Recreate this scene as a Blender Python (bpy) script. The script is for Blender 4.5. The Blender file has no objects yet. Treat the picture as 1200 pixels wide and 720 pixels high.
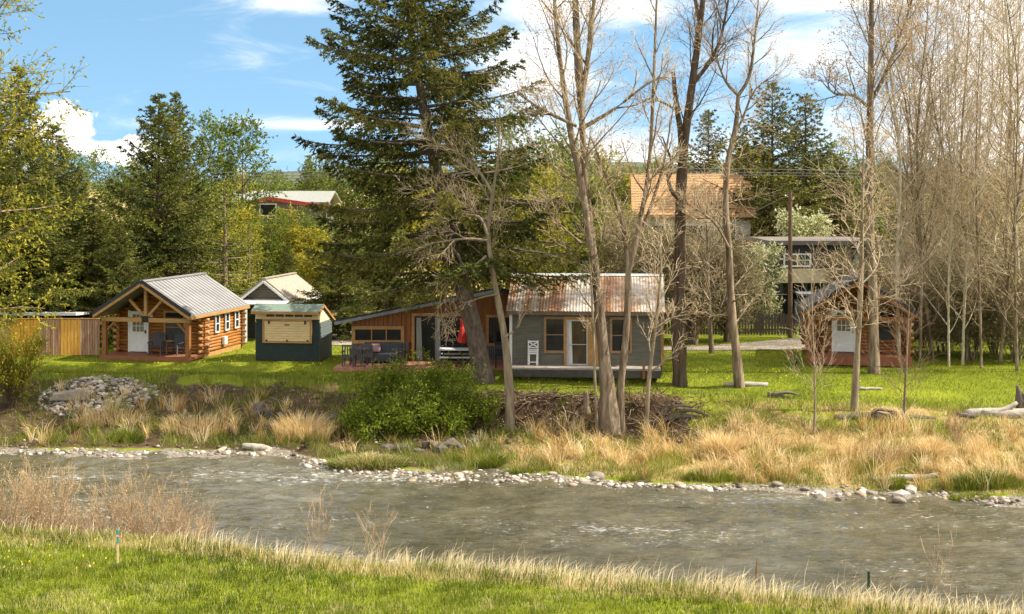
import bpy, bmesh, math, random
import numpy as np
from mathutils import Vector, Matrix
R = math.radians
SC = bpy.context.scene
COL = SC.collection
F, HOR, CAMZ = 1500.0, 230.0, 7.8        # focal length in photo pixels, horizon row, eye height (m)
def PX(px, d): return (px - 600.0) / F * d
def PZ(py, d): return CAMZ - (py - HOR) * d / F
def PP(px, py, d): return Vector((PX(px, d), d, PZ(py, d)))

# ------------------------------------------------------------------ noise
def _h(ix, iy, s):
    n = (ix.astype(np.int64) * 374761393 + iy.astype(np.int64) * 668265263 + s * 974711) & 0x7fffffff
    n = ((n ^ (n >> 13)) * 1274126177) & 0x7fffffff
    n = n ^ (n >> 16)
    return (n & 0xffff) / 65535.0
def vnoise(x, y, s=0):
    x = np.asarray(x, float); y = np.asarray(y, float)
    ix = np.floor(x); iy = np.floor(y); fx = x - ix; fy = y - iy
    fx = fx * fx * (3 - 2 * fx); fy = fy * fy * (3 - 2 * fy)
    a = _h(ix, iy, s); b = _h(ix + 1, iy, s); c = _h(ix, iy + 1, s); d = _h(ix + 1, iy + 1, s)
    return (a * (1 - fx) + b * fx) * (1 - fy) + (c * (1 - fx) + d * fx) * fy
def fbm(x, y, s=0, o=4):
    t = 0; a = .5
    for k in range(o):
        t = t + a * vnoise(np.asarray(x) * 2 ** k, np.asarray(y) * 2 ** k, s + k * 17); a *= .5
    return t
def sstep(a, b, x):
    t = np.clip((x - a) / (b - a), 0, 1); return t * t * (3 - 2 * t)

# ------------------------------------------------------------------ materials
def newmat(name):
    m = bpy.data.materials.new(name); m.use_nodes = True
    nt = m.node_tree; nt.nodes.clear()
    out = nt.nodes.new('ShaderNodeOutputMaterial')
    return m, nt, out
def N(nt, t, **kw):
    n = nt.nodes.new(t)
    for k, v in kw.items(): setattr(n, k, v)
    return n
def ramp(nt, fac, stops):
    r = N(nt, 'ShaderNodeValToRGB'); e = r.color_ramp.elements
    while len(e) < len(stops): e.new(.5)
    for i, (p, c) in enumerate(stops):
        e[i].position = p; e[i].color = (*c, 1)
    nt.links.new(fac, r.inputs['Fac']); return r.outputs['Color']
def noise(nt, vec, scale, detail=4, rough=.6, dist=0):
    n = N(nt, 'ShaderNodeTexNoise'); n.inputs['Scale'].default_value = scale
    n.inputs['Detail'].default_value = detail; n.inputs['Roughness'].default_value = rough
    n.inputs['Distortion'].default_value = dist
    nt.links.new(vec, n.inputs['Vector']); return n.outputs['Fac']
def coords(nt, stretch=(1, 1, 1), rot=(0, 0, 0)):
    tc = N(nt, 'ShaderNodeTexCoord'); mp = N(nt, 'ShaderNodeMapping')
    mp.inputs['Scale'].default_value = stretch; mp.inputs['Rotation'].default_value = rot
    nt.links.new(tc.outputs['Object'], mp.inputs['Vector']); return mp.outputs['Vector']
def MAT(name, c0, c1=None, rough=.8, scale=6, stretch=(1, 1, 1), bump=.3, metal=0, c2=None, spec=.3, fine=6):
    m, nt, out = newmat(name)
    if c1 is None: c1 = tuple(min(1, v * 1.35) for v in c0)
    v = coords(nt, stretch)
    f = noise(nt, v, scale, fine, .65)
    st = [(.3, c0), (.7, c1)] if c2 is None else [(.3, c0), (.5, c1), (.68, c2)]
    col = ramp(nt, f, st)
    p = N(nt, 'ShaderNodeBsdfPrincipled')
    nt.links.new(col, p.inputs['Base Color'])
    p.inputs['Roughness'].default_value = rough; p.inputs['Metallic'].default_value = metal
    p.inputs['Specular IOR Level'].default_value = spec
    if bump:
        b = N(nt, 'ShaderNodeBump'); b.inputs['Strength'].default_value = bump; b.inputs['Distance'].default_value = .02
        f2 = noise(nt, v, scale * 4, 4, .6)
        nt.links.new(f2, b.inputs['Height']); nt.links.new(b.outputs['Normal'], p.inputs['Normal'])
    nt.links.new(p.outputs['BSDF'], out.inputs['Surface'])
    return m
def LEAF(name, stops, trans=.35, rough=.6, noise_amt=.0):
    """leaf material: colour differs from leaf to leaf (attribute var)"""
    m, nt, out = newmat(name)
    a = N(nt, 'ShaderNodeAttribute'); a.attribute_name = 'var'
    col = ramp(nt, a.outputs['Fac'], stops)
    p = N(nt, 'ShaderNodeBsdfPrincipled'); p.inputs['Roughness'].default_value = rough
    p.inputs['Specular IOR Level'].default_value = .2
    nt.links.new(col, p.inputs['Base Color'])
    t = N(nt, 'ShaderNodeBsdfTranslucent'); nt.links.new(col, t.inputs['Color'])
    mx = N(nt, 'ShaderNodeMixShader'); mx.inputs[0].default_value = trans
    nt.links.new(p.outputs[0], mx.inputs[1]); nt.links.new(t.outputs[0], mx.inputs[2])
    nt.links.new(mx.outputs[0], out.inputs['Surface'])
    return m

# ------------------------------------------------------------------ objects
def tag(o, label=None, cat=None, group=None, kind=None):
    if label: o['label'] = label
    if cat: o['category'] = cat
    if group: o['group'] = group
    if kind: o['kind'] = kind
    return o
def thing(name, label, cat, loc=(0, 0, 0), rz=0, group=None):
    o = bpy.data.objects.new(name, None); COL.objects.link(o)
    o.empty_display_size = .2
    o.location = loc; o.rotation_euler = (0, 0, rz)
    return tag(o, label, cat, group)
def kids(o): return [c for c in COL.objects if c.parent == o]
def copy_tree(o, parent=None):
    c = o.copy(); COL.objects.link(c)
    if parent is not None: c.parent = parent
    for k in kids(o): copy_tree(k, c)
    return c
class MB:
    """collects solid pieces of one mesh"""
    def __init__(s): s.v = []; s.f = []; s.m = []
    def add(s, vs, fs, mi=0):
        b = len(s.v); s.v += [tuple(v) for v in vs]
        s.f += [tuple(b + i for i in f) for f in fs]; s.m += [mi] * len(fs); return s
    def box(s, x0, x1, y0, y1, z0, z1, mi=0):
        vs = [(x0, y0, z0), (x1, y0, z0), (x1, y1, z0), (x0, y1, z0), (x0, y0, z1), (x1, y0, z1), (x1, y1, z1), (x0, y1, z1)]
        return s.add(vs, [(0, 3, 2, 1), (4, 5, 6, 7), (0, 1, 5, 4), (1, 2, 6, 5), (2, 3, 7, 6), (3, 0, 4, 7)], mi)
    def beam(s, p0, p1, w, h, up=(0, 0, 1), mi=0):
        p0 = Vector(p0); p1 = Vector(p1); d = (p1 - p0).normalized(); u = Vector(up)
        if abs(d.dot(u)) > .98: u = Vector((0, 1, 0))
        a = d.cross(u).normalized() * w / 2; b = a.cross(d).normalized() * h / 2
        vs = [p + q for p in (p0, p1) for q in (-a - b, a - b, a + b, -a + b)]
        return s.add(vs, [(0, 1, 2, 3), (7, 6, 5, 4), (0, 4, 5, 1), (1, 5, 6, 2), (2, 6, 7, 3), (3, 7, 4, 0)], mi)
    def prism(s, poly, axis, a, b, mi=0):
        """poly in the plane across the axis: 'y' -> (x,z), 'x' -> (y,z), 'z' -> (x,y)"""
        def P(u, v, t): return {'y': (u, t, v), 'x': (t, u, v), 'z': (u, v, t)}[axis]
        n = len(poly)
        vs = [P(u, v, a) for u, v in poly] + [P(u, v, b) for u, v in poly]
        fs = [tuple(range(n - 1, -1, -1)), tuple(range(n, 2 * n))] + [(i, (i + 1) % n, n + (i + 1) % n, n + i) for i in range(n)]
        return s.add(vs, fs, mi)
    def tube(s, pts, rads, sides=8, mi=0, cap=True):
        pts = [Vector(p) for p in pts]; n = len(pts)
        if not hasattr(rads, '__len__'): rads = [rads] * n
        vs = []
        for i, p in enumerate(pts):
            t = (pts[min(i + 1, n - 1)] - pts[max(i - 1, 0)]).normalized()
            ref = Vector((.94, .33, .05)) if abs(t.x) < .8 else Vector((0, .1, 1))
            u = t.cross(ref).normalized(); w = t.cross(u)
            for k in range(sides):
                a = 2 * math.pi * k / sides
                vs.append(p + (u * math.cos(a) + w * math.sin(a)) * rads[i])
        fs = [(i * sides + k, i * sides + (k + 1) % sides, (i + 1) * sides + (k + 1) % sides, (i + 1) * sides + k) for i in range(n - 1) for k in range(sides)]
        if cap: fs += [tuple(range(sides - 1, -1, -1)), tuple(range((n - 1) * sides, n * sides))]
        return s.add(vs, fs, mi)
    def build(s, name, mats, parent=None, loc=(0, 0, 0), rz=0, smooth=False, bevel=0):
        me = bpy.data.meshes.new(name); me.from_pydata(s.v, [], s.f)
        if not isinstance(mats, (list, tuple)): mats = [mats]
        for m in mats: me.materials.append(m)
        me.polygons.foreach_set('material_index', s.m)
        bm = bmesh.new(); bm.from_mesh(me); bmesh.ops.recalc_face_normals(bm, faces=bm.faces); bm.to_mesh(me); bm.free()
        if smooth: me.polygons.foreach_set('use_smooth', [True] * len(s.f))
        o = bpy.data.objects.new(name, me); COL.objects.link(o)
        o.location = loc; o.rotation_euler = (0, 0, rz)
        if parent is not None: o.parent = parent
        if bevel:
            b = o.modifiers.new('bevel', 'BEVEL'); b.width = bevel; b.segments = 2; b.limit_method = 'ANGLE'
        return o
class VB:
    """vegetation mesh: batches of tapered tubes and leaf quads, with a per-face value var"""
    def __init__(s, origin=(0, 0, 0)):
        s.o = np.array(origin, float); s.t = {}; s.l = []; s.q = []
    def tube(s, pts, rads, sides=4, var=.5):
        s.t.setdefault((len(pts), sides), []).append((pts, rads, var))
    def leaf(s, p, d, L, w, var): s.l.append((p[0], p[1], p[2], d[0], d[1], d[2], L, w, var))
    def leaves(s, P, D, L, W, V, seed=0):
        if len(P) == 0: return
        n = len(P); rs = np.random.RandomState(seed + n)
        D = D / (np.linalg.norm(D, axis=1, keepdims=True) + 1e-9)
        S = np.cross(D, rs.normal(size=(n, 3))); S /= np.linalg.norm(S, axis=1, keepdims=True) + 1e-9
        L = np.broadcast_to(L, (n,))[:, None]; W = np.broadcast_to(W, (n,))[:, None]
        Q = np.stack([P, P + D * L * .45 + S * W / 2, P + D * L, P + D * L * .5 - S * W / 2], 1)
        s.q.append((Q, np.broadcast_to(V, (n,))))
    def quads(s, Q, V): s.q.append((Q, np.broadcast_to(V, (len(Q),))))
    def build(s, name, mat, parent=None, smooth=True, loc=None, seed=0):
        VS = []; FS = []; AV = []; base = 0
        for (n, sd), L in s.t.items():
            P = np.array([[tuple(p) for p in a[0]] for a in L]); Rr = np.array([a[1] for a in L]); V = np.array([a[2] for a in L])
            T = np.gradient(P, axis=1); T /= np.linalg.norm(T, axis=2, keepdims=True) + 1e-9
            ref = np.where(np.abs(T[..., :1]) < .8, np.array([.94, .33, .05]), np.array([0, .1, 1.]))
            U = np.cross(T, ref); U /= np.linalg.norm(U, axis=2, keepdims=True) + 1e-9; W = np.cross(T, U)
            a = np.arange(sd) * 2 * np.pi / sd
            ring = P[:, :, None, :] + Rr[:, :, None, None] * (U[:, :, None, :] * np.cos(a)[:, None] + W[:, :, None, :] * np.sin(a)[:, None])
            B = len(L); VS.append(ring.reshape(-1, 3))
            i, k = np.meshgrid(np.arange(n - 1), np.arange(sd), indexing='ij'); k2 = (k + 1) % sd
            f = np.stack([i * sd + k, i * sd + k2, (i + 1) * sd + k2, (i + 1) * sd + k], -1).reshape(-1, 4)
            ff = (np.arange(B) * n * sd)[:, None, None] + f[None]
            FS.append(ff.reshape(-1, 4) + base); AV.append(np.repeat(V, len(f))); base += B * n * sd
        if s.l:
            A = np.array(s.l); s.leaves(A[:, :3], A[:, 3:6], A[:, 6], A[:, 7], A[:, 8], seed)
        for Q, V in s.q:
            m = len(Q); VS.append(Q.reshape(-1, 3)); FS.append(np.arange(m * 4).reshape(-1, 4) + base); AV.append(V); base += m * 4
        if not VS: VS = [np.zeros((0, 3))]; FS = [np.zeros((0, 4), int)]; AV = [np.zeros(0)]
        VS = np.concatenate(VS) - s.o; FS = np.concatenate(FS); AV = np.concatenate(AV)
        me = bpy.data.meshes.new(name)
        me.vertices.add(len(VS)); me.vertices.foreach_set('co', VS.astype(np.float32).ravel())
        me.loops.add(FS.size); me.loops.foreach_set('vertex_index', FS.astype(np.int32).ravel())
        me.polygons.add(len(FS)); me.polygons.foreach_set('loop_start', np.arange(0, FS.size, 4, dtype=np.int32))
        at = me.attributes.new('var', 'FLOAT', 'FACE'); at.data.foreach_set('value', AV.astype(np.float32))
        if smooth: me.polygons.foreach_set('use_smooth', np.ones(len(FS), bool))
        me.materials.append(mat); me.update(calc_edges=True)
        o = bpy.data.objects.new(name, me); COL.objects.link(o)
        if parent is not None: o.parent = parent
        elif loc is None: o.location = tuple(s.o)
        return o
# ================================================================== camera, light, sky
cam = bpy.data.cameras.new('camera'); camo = bpy.data.objects.new('camera', cam); COL.objects.link(camo)
cam.sensor_width = 36; cam.lens = 45; cam.shift_y = -130.0 / 1200; cam.clip_end = 20000; cam.clip_start = .5
camo.location = (0, 0, CAMZ); camo.rotation_euler = (R(90), 0, 0); SC.camera = camo
SUN_EL, SUN_AZ = R(48), R(94)                  # azimuth clockwise from the view direction (+Y)
sund = Vector((math.cos(SUN_EL) * math.sin(SUN_AZ), math.cos(SUN_EL) * math.cos(SUN_AZ), math.sin(SUN_EL)))
sl = bpy.data.lights.new('sun', 'SUN'); sl.energy = 5.0; sl.angle = R(.5); sl.color = (1, .91, .77)
so = bpy.data.objects.new('sun', sl); COL.objects.link(so); so.location = (40, 0, 60)
so.rotation_euler = sund.to_track_quat('Z', 'Y').to_euler()
W = bpy.data.worlds.new('World'); SC.world = W; W.use_nodes = True
nt = W.node_tree; nt.nodes.clear()
wo = N(nt, 'ShaderNodeOutputWorld'); bg = N(nt, 'ShaderNodeBackground'); bg.inputs['Strength'].default_value = .15
nt.links.new(bg.outputs[0], wo.inputs['Surface'])
tc = N(nt, 'ShaderNodeTexCoord')
sky = N(nt, 'ShaderNodeTexSky'); sky.sky_type = 'NISHITA'; sky.sun_disc = False
sky.sun_elevation = SUN_EL; sky.sun_rotation = SUN_AZ; sky.air_density = 1.0; sky.dust_density = .3; sky.ozone_density = 1.2
mp = N(nt, 'ShaderNodeMapping'); mp.inputs['Location'].default_value = (0, 0, .22)
nt.links.new(tc.outputs['Generated'], mp.inputs['Vector'])
nrm = N(nt, 'ShaderNodeVectorMath', operation='NORMALIZE'); nt.links.new(mp.outputs[0], nrm.inputs[0])
nt.links.new(nrm.outputs[0], sky.inputs['Vector'])
def MA(op, a, b=None, c=None, clamp=False):
    n = N(nt, 'ShaderNodeMath', operation=op); n.use_clamp = clamp
    for i, v in enumerate((a, b, c)):
        if v is None: continue
        if isinstance(v, (int, float)): n.inputs[i].default_value = v
        else: nt.links.new(v, n.inputs[i])
    return n.outputs[0]
sx = N(nt, 'ShaderNodeSeparateXYZ'); nt.links.new(tc.outputs['Generated'], sx.inputs[0])
az = MA('ARCTAN2', sx.outputs[0], sx.outputs[1]); el = MA('ARCSINE', sx.outputs[2])
# cloud noise in angles, stretched sideways
cv = N(nt, 'ShaderNodeCombineXYZ'); nt.links.new(MA('MULTIPLY', az, 7), cv.inputs[0]); nt.links.new(MA('MULTIPLY', el, 26), cv.inputs[1])
wisp = noise(nt, cv.outputs[0], 1.2, 8, .62, .6)
cv2 = N(nt, 'ShaderNodeCombineXYZ'); nt.links.new(MA('MULTIPLY', az, 30), cv2.inputs[0]); nt.links.new(MA('MULTIPLY', el, 40), cv2.inputs[1])
puff = noise(nt, cv2.outputs[0], 1.0, 6, .6, .3)
def blob(a0, e0, sa, se):
    da = MA('DIVIDE', MA('SUBTRACT', az, a0), sa); de = MA('DIVIDE', MA('SUBTRACT', el, e0), se)
    d2 = MA('ADD', MA('MULTIPLY', da, da), MA('MULTIPLY', de, de))
    return MA('POWER', 2.718, MA('MULTIPLY', d2, -1))
tot = None
for b in [(-.338, .054, .034, .022), (-.29, .034, .06, .014), (-.40, .03, .05, .02)]:   # cumulus bank
    v = blob(*b); tot = v if tot is None else MA('MAXIMUM', tot, v)
cum = N(nt, 'ShaderNodeMapRange'); cum.interpolation_type = 'SMOOTHSTEP'
nt.links.new(MA('ADD', tot, MA('MULTIPLY', MA('SUBTRACT', puff, .5), 1.3)), cum.inputs[0])
cum.inputs[1].default_value = .50; cum.inputs[2].default_value = .66
thin = None
for b in [(.37, .06, .07, .10), (.24, .150, .08, .010), (.23, .115, .045, .016), (.07, .15, .07, .02), (-.17, .150, .05, .012), (.02, .10, .05, .04), (.1, .03, .14, .03), (-.15, .055, .06, .006), (.42, .08, .14, .10)]:
    v = blob(*b); thin = v if thin is None else MA('ADD', thin, v)
thn = N(nt, 'ShaderNodeMapRange'); thn.interpolation_type = 'SMOOTHSTEP'
nt.links.new(MA('ADD', MA('MULTIPLY', thin, .42), wisp), thn.inputs[0])
thn.inputs[1].default_value = .52; thn.inputs[2].default_value = 1.05; thn.inputs[4].default_value = .9
# unseen cloud, added overhead and behind the viewer to brighten and neutralise ambient light
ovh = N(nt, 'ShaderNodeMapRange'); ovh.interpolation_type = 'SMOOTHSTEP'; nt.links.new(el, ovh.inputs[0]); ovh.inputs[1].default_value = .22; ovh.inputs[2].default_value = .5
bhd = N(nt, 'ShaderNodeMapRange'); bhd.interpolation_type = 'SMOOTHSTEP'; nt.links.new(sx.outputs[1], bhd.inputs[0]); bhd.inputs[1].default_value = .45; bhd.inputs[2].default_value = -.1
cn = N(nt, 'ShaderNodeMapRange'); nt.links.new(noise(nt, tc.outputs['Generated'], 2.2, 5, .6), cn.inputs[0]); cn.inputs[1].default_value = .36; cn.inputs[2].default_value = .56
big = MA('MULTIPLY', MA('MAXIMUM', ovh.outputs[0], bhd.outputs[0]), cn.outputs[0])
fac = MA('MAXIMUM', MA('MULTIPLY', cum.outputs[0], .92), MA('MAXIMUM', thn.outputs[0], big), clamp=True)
hs = N(nt, 'ShaderNodeHueSaturation'); hs.inputs['Saturation'].default_value = 1.06; hs.inputs['Value'].default_value = .77; hs.inputs['Hue'].default_value = .482
nt.links.new(sky.outputs[0], hs.inputs['Color'])
mx = N(nt, 'ShaderNodeMix', data_type='RGBA'); nt.links.new(fac, mx.inputs['Factor'])
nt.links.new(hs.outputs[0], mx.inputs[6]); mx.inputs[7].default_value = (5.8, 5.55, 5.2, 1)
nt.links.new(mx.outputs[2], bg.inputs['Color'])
SC.view_settings.view_transform = 'Standard'; SC.view_settings.look = 'None'; SC.view_settings.exposure = .98; SC.view_settings.gamma = 1
SC.view_settings.use_curve_mapping = False
SC.cycles.max_bounces = 5; SC.cycles.diffuse_bounces = 3; SC.cycles.glossy_bounces = 2; SC.cycles.transmission_bounces = 3
SC.cycles.transparent_max_bounces = 4; SC.cycles.use_denoising = True
SC.cycles.caustics_reflective = False; SC.cycles.caustics_refractive = False

# ================================================================== the lie of the land
KX = [-60, -19.5, -13, -9, -6.4, -3.6, .6, 4.6, 8.5, 12.4, 16.3, 40]
K_water = [50, 48.9, 48.7, 48.3, 46.6, 45.4, 44.8, 43.4, 42.6, 41.6, 40.9, 38]      # far waterline
K_foot = [51.5, 50.6, 50.3, 50.2, 50.6, 51.1, 51.2, 50.6, 48.6, 47.5, 47, 45]
K_top = [57.5, 57, 56.6, 55.8, 55, 54.2, 53, 53, 52.6, 52, 51.5, 50]
K_zf = [-1.75, -1.75, -1.7, -1.7, -1.75, -1.8, -1.8, -1.75, -1.4, -1.25, -1.2, -1.2]
K_zt = [-.12, -.12, -.12, -.15, -.2, -.3, -.32, -.38, -.42, -.5, -.55, -.6]
def near_edge(x): return np.interp(x, [-40, -12.06, -7.76, -3.67, 0, 4.25, 6.59, 9.5, 40], [37, 30.15, 29.1, 27.5, 26.7, 25.5, 24.7, 23.8, 15])
WATER_Z = -2.0
def tz(x, y):
    x = np.asarray(x, float); y = np.asarray(y, float)
    n1 = fbm(x * .55, y * .55, 3) - .5; n2 = fbm(x * 2.2, y * 2.2, 9, 3) - .45
    w = np.interp(x, KX, K_water) + (fbm(x * .35, x * 0 + 3.3, 21) - .5) * 1.6 + (vnoise(x * 1.6, x * 0, 5) - .5) * .5
    fo = np.interp(x, KX, K_foot) + (fbm(x * .4, x * 0 + 7.7, 31) - .5) * 1.2
    to = np.interp(x, KX, K_top) + (fbm(x * .5, x * 0 + 1.7, 41) - .5) * 1.3
    zf = np.interp(x, KX, K_zf); zt = np.interp(x, KX, K_zt)
    dirt = bank_mask(x)
    e = near_edge(x) + (fbm(x * .6, x * 0, 51) - .5) * .5
    z = np.zeros_like(x + y)
    # near lawn and its bank
    zn = (fbm(x * .25, y * .25, 61) - .5) * .12 - .05 - 2.5 * sstep(-.1, 2.4, y - e)
    # far side
    zbed = -2.5
    s1 = zbed + (-2.0 - zbed) * sstep(-3, 0, y - w)
    t2 = np.clip((y - w) / np.maximum(fo - w, .5), 0, 1)
    s2 = -2.0 + (zf + 2.0) * t2 ** .8
    t3 = np.clip((y - fo) / np.maximum(to - fo, .5), 0, 1)
    t3 = t3 * (1 - dirt) + sstep(.25, .8, t3) * dirt
    s3 = zf + (zt - zf) * t3
    s4 = zt * (1 - sstep(0, 4.5, y - to))
    zfar = np.where(y < w, s1, np.where(y < fo, s2, np.where(y < to, s3, s4)))
    rough = sstep(0, 1.5, y - w) * (1 - sstep(-.3, 2.0, y - to))
    zfar = zfar + rough * (n1 * (.38 + .45 * dirt) + n2 * (.18 + .24 * dirt)) + (1 - rough) * (y > to) * (n1 * .03 * (1 - sstep(58, 62, y)))
    # rubble heap on the left bank
    zfar = zfar + .55 * np.exp(-((x + 17.6) / 2.0) ** 2 - ((y - 54.6) / 1.3) ** 2)
    # ground falls away nowhere else; beyond the houses it rises gently to the hills
    zfar = zfar + np.maximum(0, y - 140) * .012
    mid = .5 * (e + w)
    return np.where(y < mid, zn, zfar)
def bank_mask(x):
    return sstep(-3.6, -2.4, x) * (1 - sstep(6.0, 8.0, x))
def tz1(x, y): return float(tz(np.array([x]), np.array([y]))[0])
def wline(x): return float(np.interp(x, KX, K_water) + (fbm(np.array([x * .35]), np.array([3.3]), 21)[0] - .5) * 1.6 + (vnoise(np.array([x * 1.6]), np.array([0.]), 5)[0] - .5) * .5)
def GP(px, d): x = PX(px, d); return Vector((x, d, tz1(x, d)))

def grid_mesh(name, xs, ys, zfun, mat, attrs=None):
    X, Y = np.meshgrid(xs, ys); Z = zfun(X, Y); nx, ny = len(xs), len(ys)
    V = np.stack([X, Y, Z], -1).reshape(-1, 3)
    i, j = np.meshgrid(np.arange(ny - 1), np.arange(nx - 1), indexing='ij')
    a = (i * nx + j).ravel(); FS = np.stack([a, a + 1, a + nx + 1, a + nx], -1)
    me = bpy.data.meshes.new(name); me.vertices.add(len(V)); me.vertices.foreach_set('co', V.astype(np.float32).ravel())
    me.loops.add(FS.size); me.loops.foreach_set('vertex_index', FS.astype(np.int32).ravel())
    me.polygons.add(len(FS)); me.polygons.foreach_set('loop_start', np.arange(0, FS.size, 4, dtype=np.int32))
    me.polygons.foreach_set('use_smooth', np.ones(len(FS), bool))
    if attrs:
        for k, fn in attrs.items():
            at = me.attributes.new(k, 'FLOAT', 'POINT'); at.data.foreach_set('value', fn(X, Y).astype(np.float32).ravel())
    me.materials.append(mat); me.update(calc_edges=True)
    o = bpy.data.objects.new(name, me); COL.objects.link(o); return o
def a_dirt(x, y):
    to = np.interp(x, KX, K_top); fo = np.interp(x, KX, K_foot)
    m = sstep(-.9, .1, y - fo) * (1 - sstep(-.3, .7, y - to))
    b = bank_mask(x); n = fbm(x * .8, y * .8, 71)
    left = sstep(-17, -14, x) * (1 - sstep(-4, -2.8, x)) * sstep(.47, .60, n) * .75
    right = sstep(7, 9, x) * sstep(.5, .6, n) * .5
    d = m * np.maximum(np.maximum(b, left), right)
    heap = np.exp(-((x + 17.6) / 2.2) ** 2 - ((y - 54.4) / 1.5) ** 2)
    d = np.maximum(d, sstep(.35, .6, heap))
    w = np.interp(x, KX, K_water); d = np.maximum(d, sstep(.1, .6, y - w) * (1 - sstep(-1.5, -.2, y - to)) * np.interp(x, [-30, -2, 2, 30], [.68, .68, .40, .36]))
    e = near_edge(x)
    return np.maximum(d, sstep(.3, 1.0, y - e) * (y < 38))
def a_dry(x, y):
    fo = np.interp(x, KX, K_foot); w = np.interp(x, KX, K_water); to = np.interp(x, KX, K_top)
    n = fbm(x * .5, y * .5, 81)
    m = sstep(0, 1.2, y - w) * (1 - sstep(.3, 2.0, y - fo))
    m = m * np.clip(.35 + sstep(1, 3, x) * .6, 0, 1)
    m = np.maximum(m, sstep(.50, .62, n) * sstep(0, 1.2, y - w) * (1 - sstep(-1, .6, y - to)) * .8)
    e = near_edge(x)
    nearf = sstep(-1.4, -.2, y - e) * (y < 36) * .9
    farscrub = sstep(74, 84, y) * .75
    patch = sstep(.60, .72, fbm(x * .9, y * .9, 85)) * .5 * (y < 36)
    return np.maximum(np.maximum(np.maximum(m, nearf), farscrub), patch)
def a_gravel(x, y):
    w = np.interp(x, KX, K_water) + (fbm(x * .35, x * 0 + 3.3, 21) - .5) * 1.6
    g = 1 - sstep(.15, .9, np.abs(y - w + .1)); g = np.maximum(g, (y < w) * (y > 37))
    return g
def ground_mat():
    m, nt, out = newmat('ground')
    v = coords(nt)
    def at(n):
        a = N(nt, 'ShaderNodeAttribute'); a.attribute_name = n; return a.outputs['Fac']
    def mix(f, a, b):
        x = N(nt, 'ShaderNodeMix', data_type='RGBA'); nt.links.new(f, x.inputs['Factor']); nt.links.new(a, x.inputs[6]); nt.links.new(b, x.inputs[7]); return x.outputs[2]
    n_big = noise(nt, v, .35, 5, .6); n_mid = noise(nt, v, 3, 5, .65); n_fine = noise(nt, v, 22, 4, .7)
    mm = N(nt, 'ShaderNodeMath', operation='ADD'); nt.links.new(n_big, mm.inputs[0]); nt.links.new(n_fine, mm.inputs[1])
    hf = N(nt, 'ShaderNodeMath', operation='MULTIPLY'); nt.links.new(mm.outputs[0], hf.inputs[0]); hf.inputs[1].default_value = .5
    grass = ramp(nt, hf.outputs[0], [(.36, (.10, .125, .012)), (.5, (.19, .225, .016)), (.64, (.25, .27, .025))])
    dry = ramp(nt, n_mid, [(.3, (.20, .14, .05)), (.5, (.38, .28, .12)), (.7, (.25, .22, .06))])
    dirt = ramp(nt, n_mid, [(.3, (.038, .025, .015)), (.55, (.085, .055, .033)), (.74, (.19, .14, .09))])
    grav = ramp(nt, noise(nt, v, 9, 5, .75), [(.35, (.09, .075, .055)), (.5, (.2, .175, .14)), (.68, (.36, .33, .28))])
    def edge(a, k=.9):     # break the zone borders up with noise
        s = N(nt, 'ShaderNodeMath', operation='MULTIPLY_ADD'); nt.links.new(n_mid, s.inputs[0]); s.inputs[1].default_value = k; nt.links.new(a, s.inputs[2])
        r = N(nt, 'ShaderNodeMapRange'); r.interpolation_type = 'SMOOTHSTEP'; nt.links.new(s.outputs[0], r.inputs[0])
        r.inputs[1].default_value = .80; r.inputs[2].default_value = 1.12; return r.outputs[0]
    c = mix(edge(at('dry')), grass, dry); c = mix(edge(at('dirt')), c, dirt); c = mix(edge(at('gravel')), c, grav)
    p = N(nt, 'ShaderNodeBsdfPrincipled'); p.inputs['Roughness'].default_value = .95; p.inputs['Specular IOR Level'].default_value = .1
    nt.links.new(c, p.inputs['Base Color'])
    b = N(nt, 'ShaderNodeBump'); b.inputs['Strength'].default_value = .7; b.inputs['Distance'].default_value = .06
    nt.links.new(n_fine, b.inputs['Height']); nt.links.new(b.outputs[0], p.inputs['Normal'])
    nt.links.new(p.outputs[0], out.inputs['Surface']); return m
xs = np.concatenate([[-2500, -1200, -500, -200, -110, -70, -50, -42, -36, -32, -29], np.arange(-27, 27.01, .25), [29, 32, 36, 42, 50, 70, 110, 200, 500, 1200, 2500]])
ys = np.concatenate([[-60, -20, 0, 8, 14, 17, 19], np.arange(20, 34, .25), np.arange(34, 40, .5), np.arange(40, 60, .2), np.arange(60, 80, 1.), [82, 86, 92, 100, 112, 130, 150, 200, 300, 500, 900, 1600, 3000]])
ground = grid_mesh('ground', xs, ys, tz, ground_mat(), {'dirt': a_dirt, 'dry': a_dry, 'gravel': a_gravel}); tag(ground, kind='structure')

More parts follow.
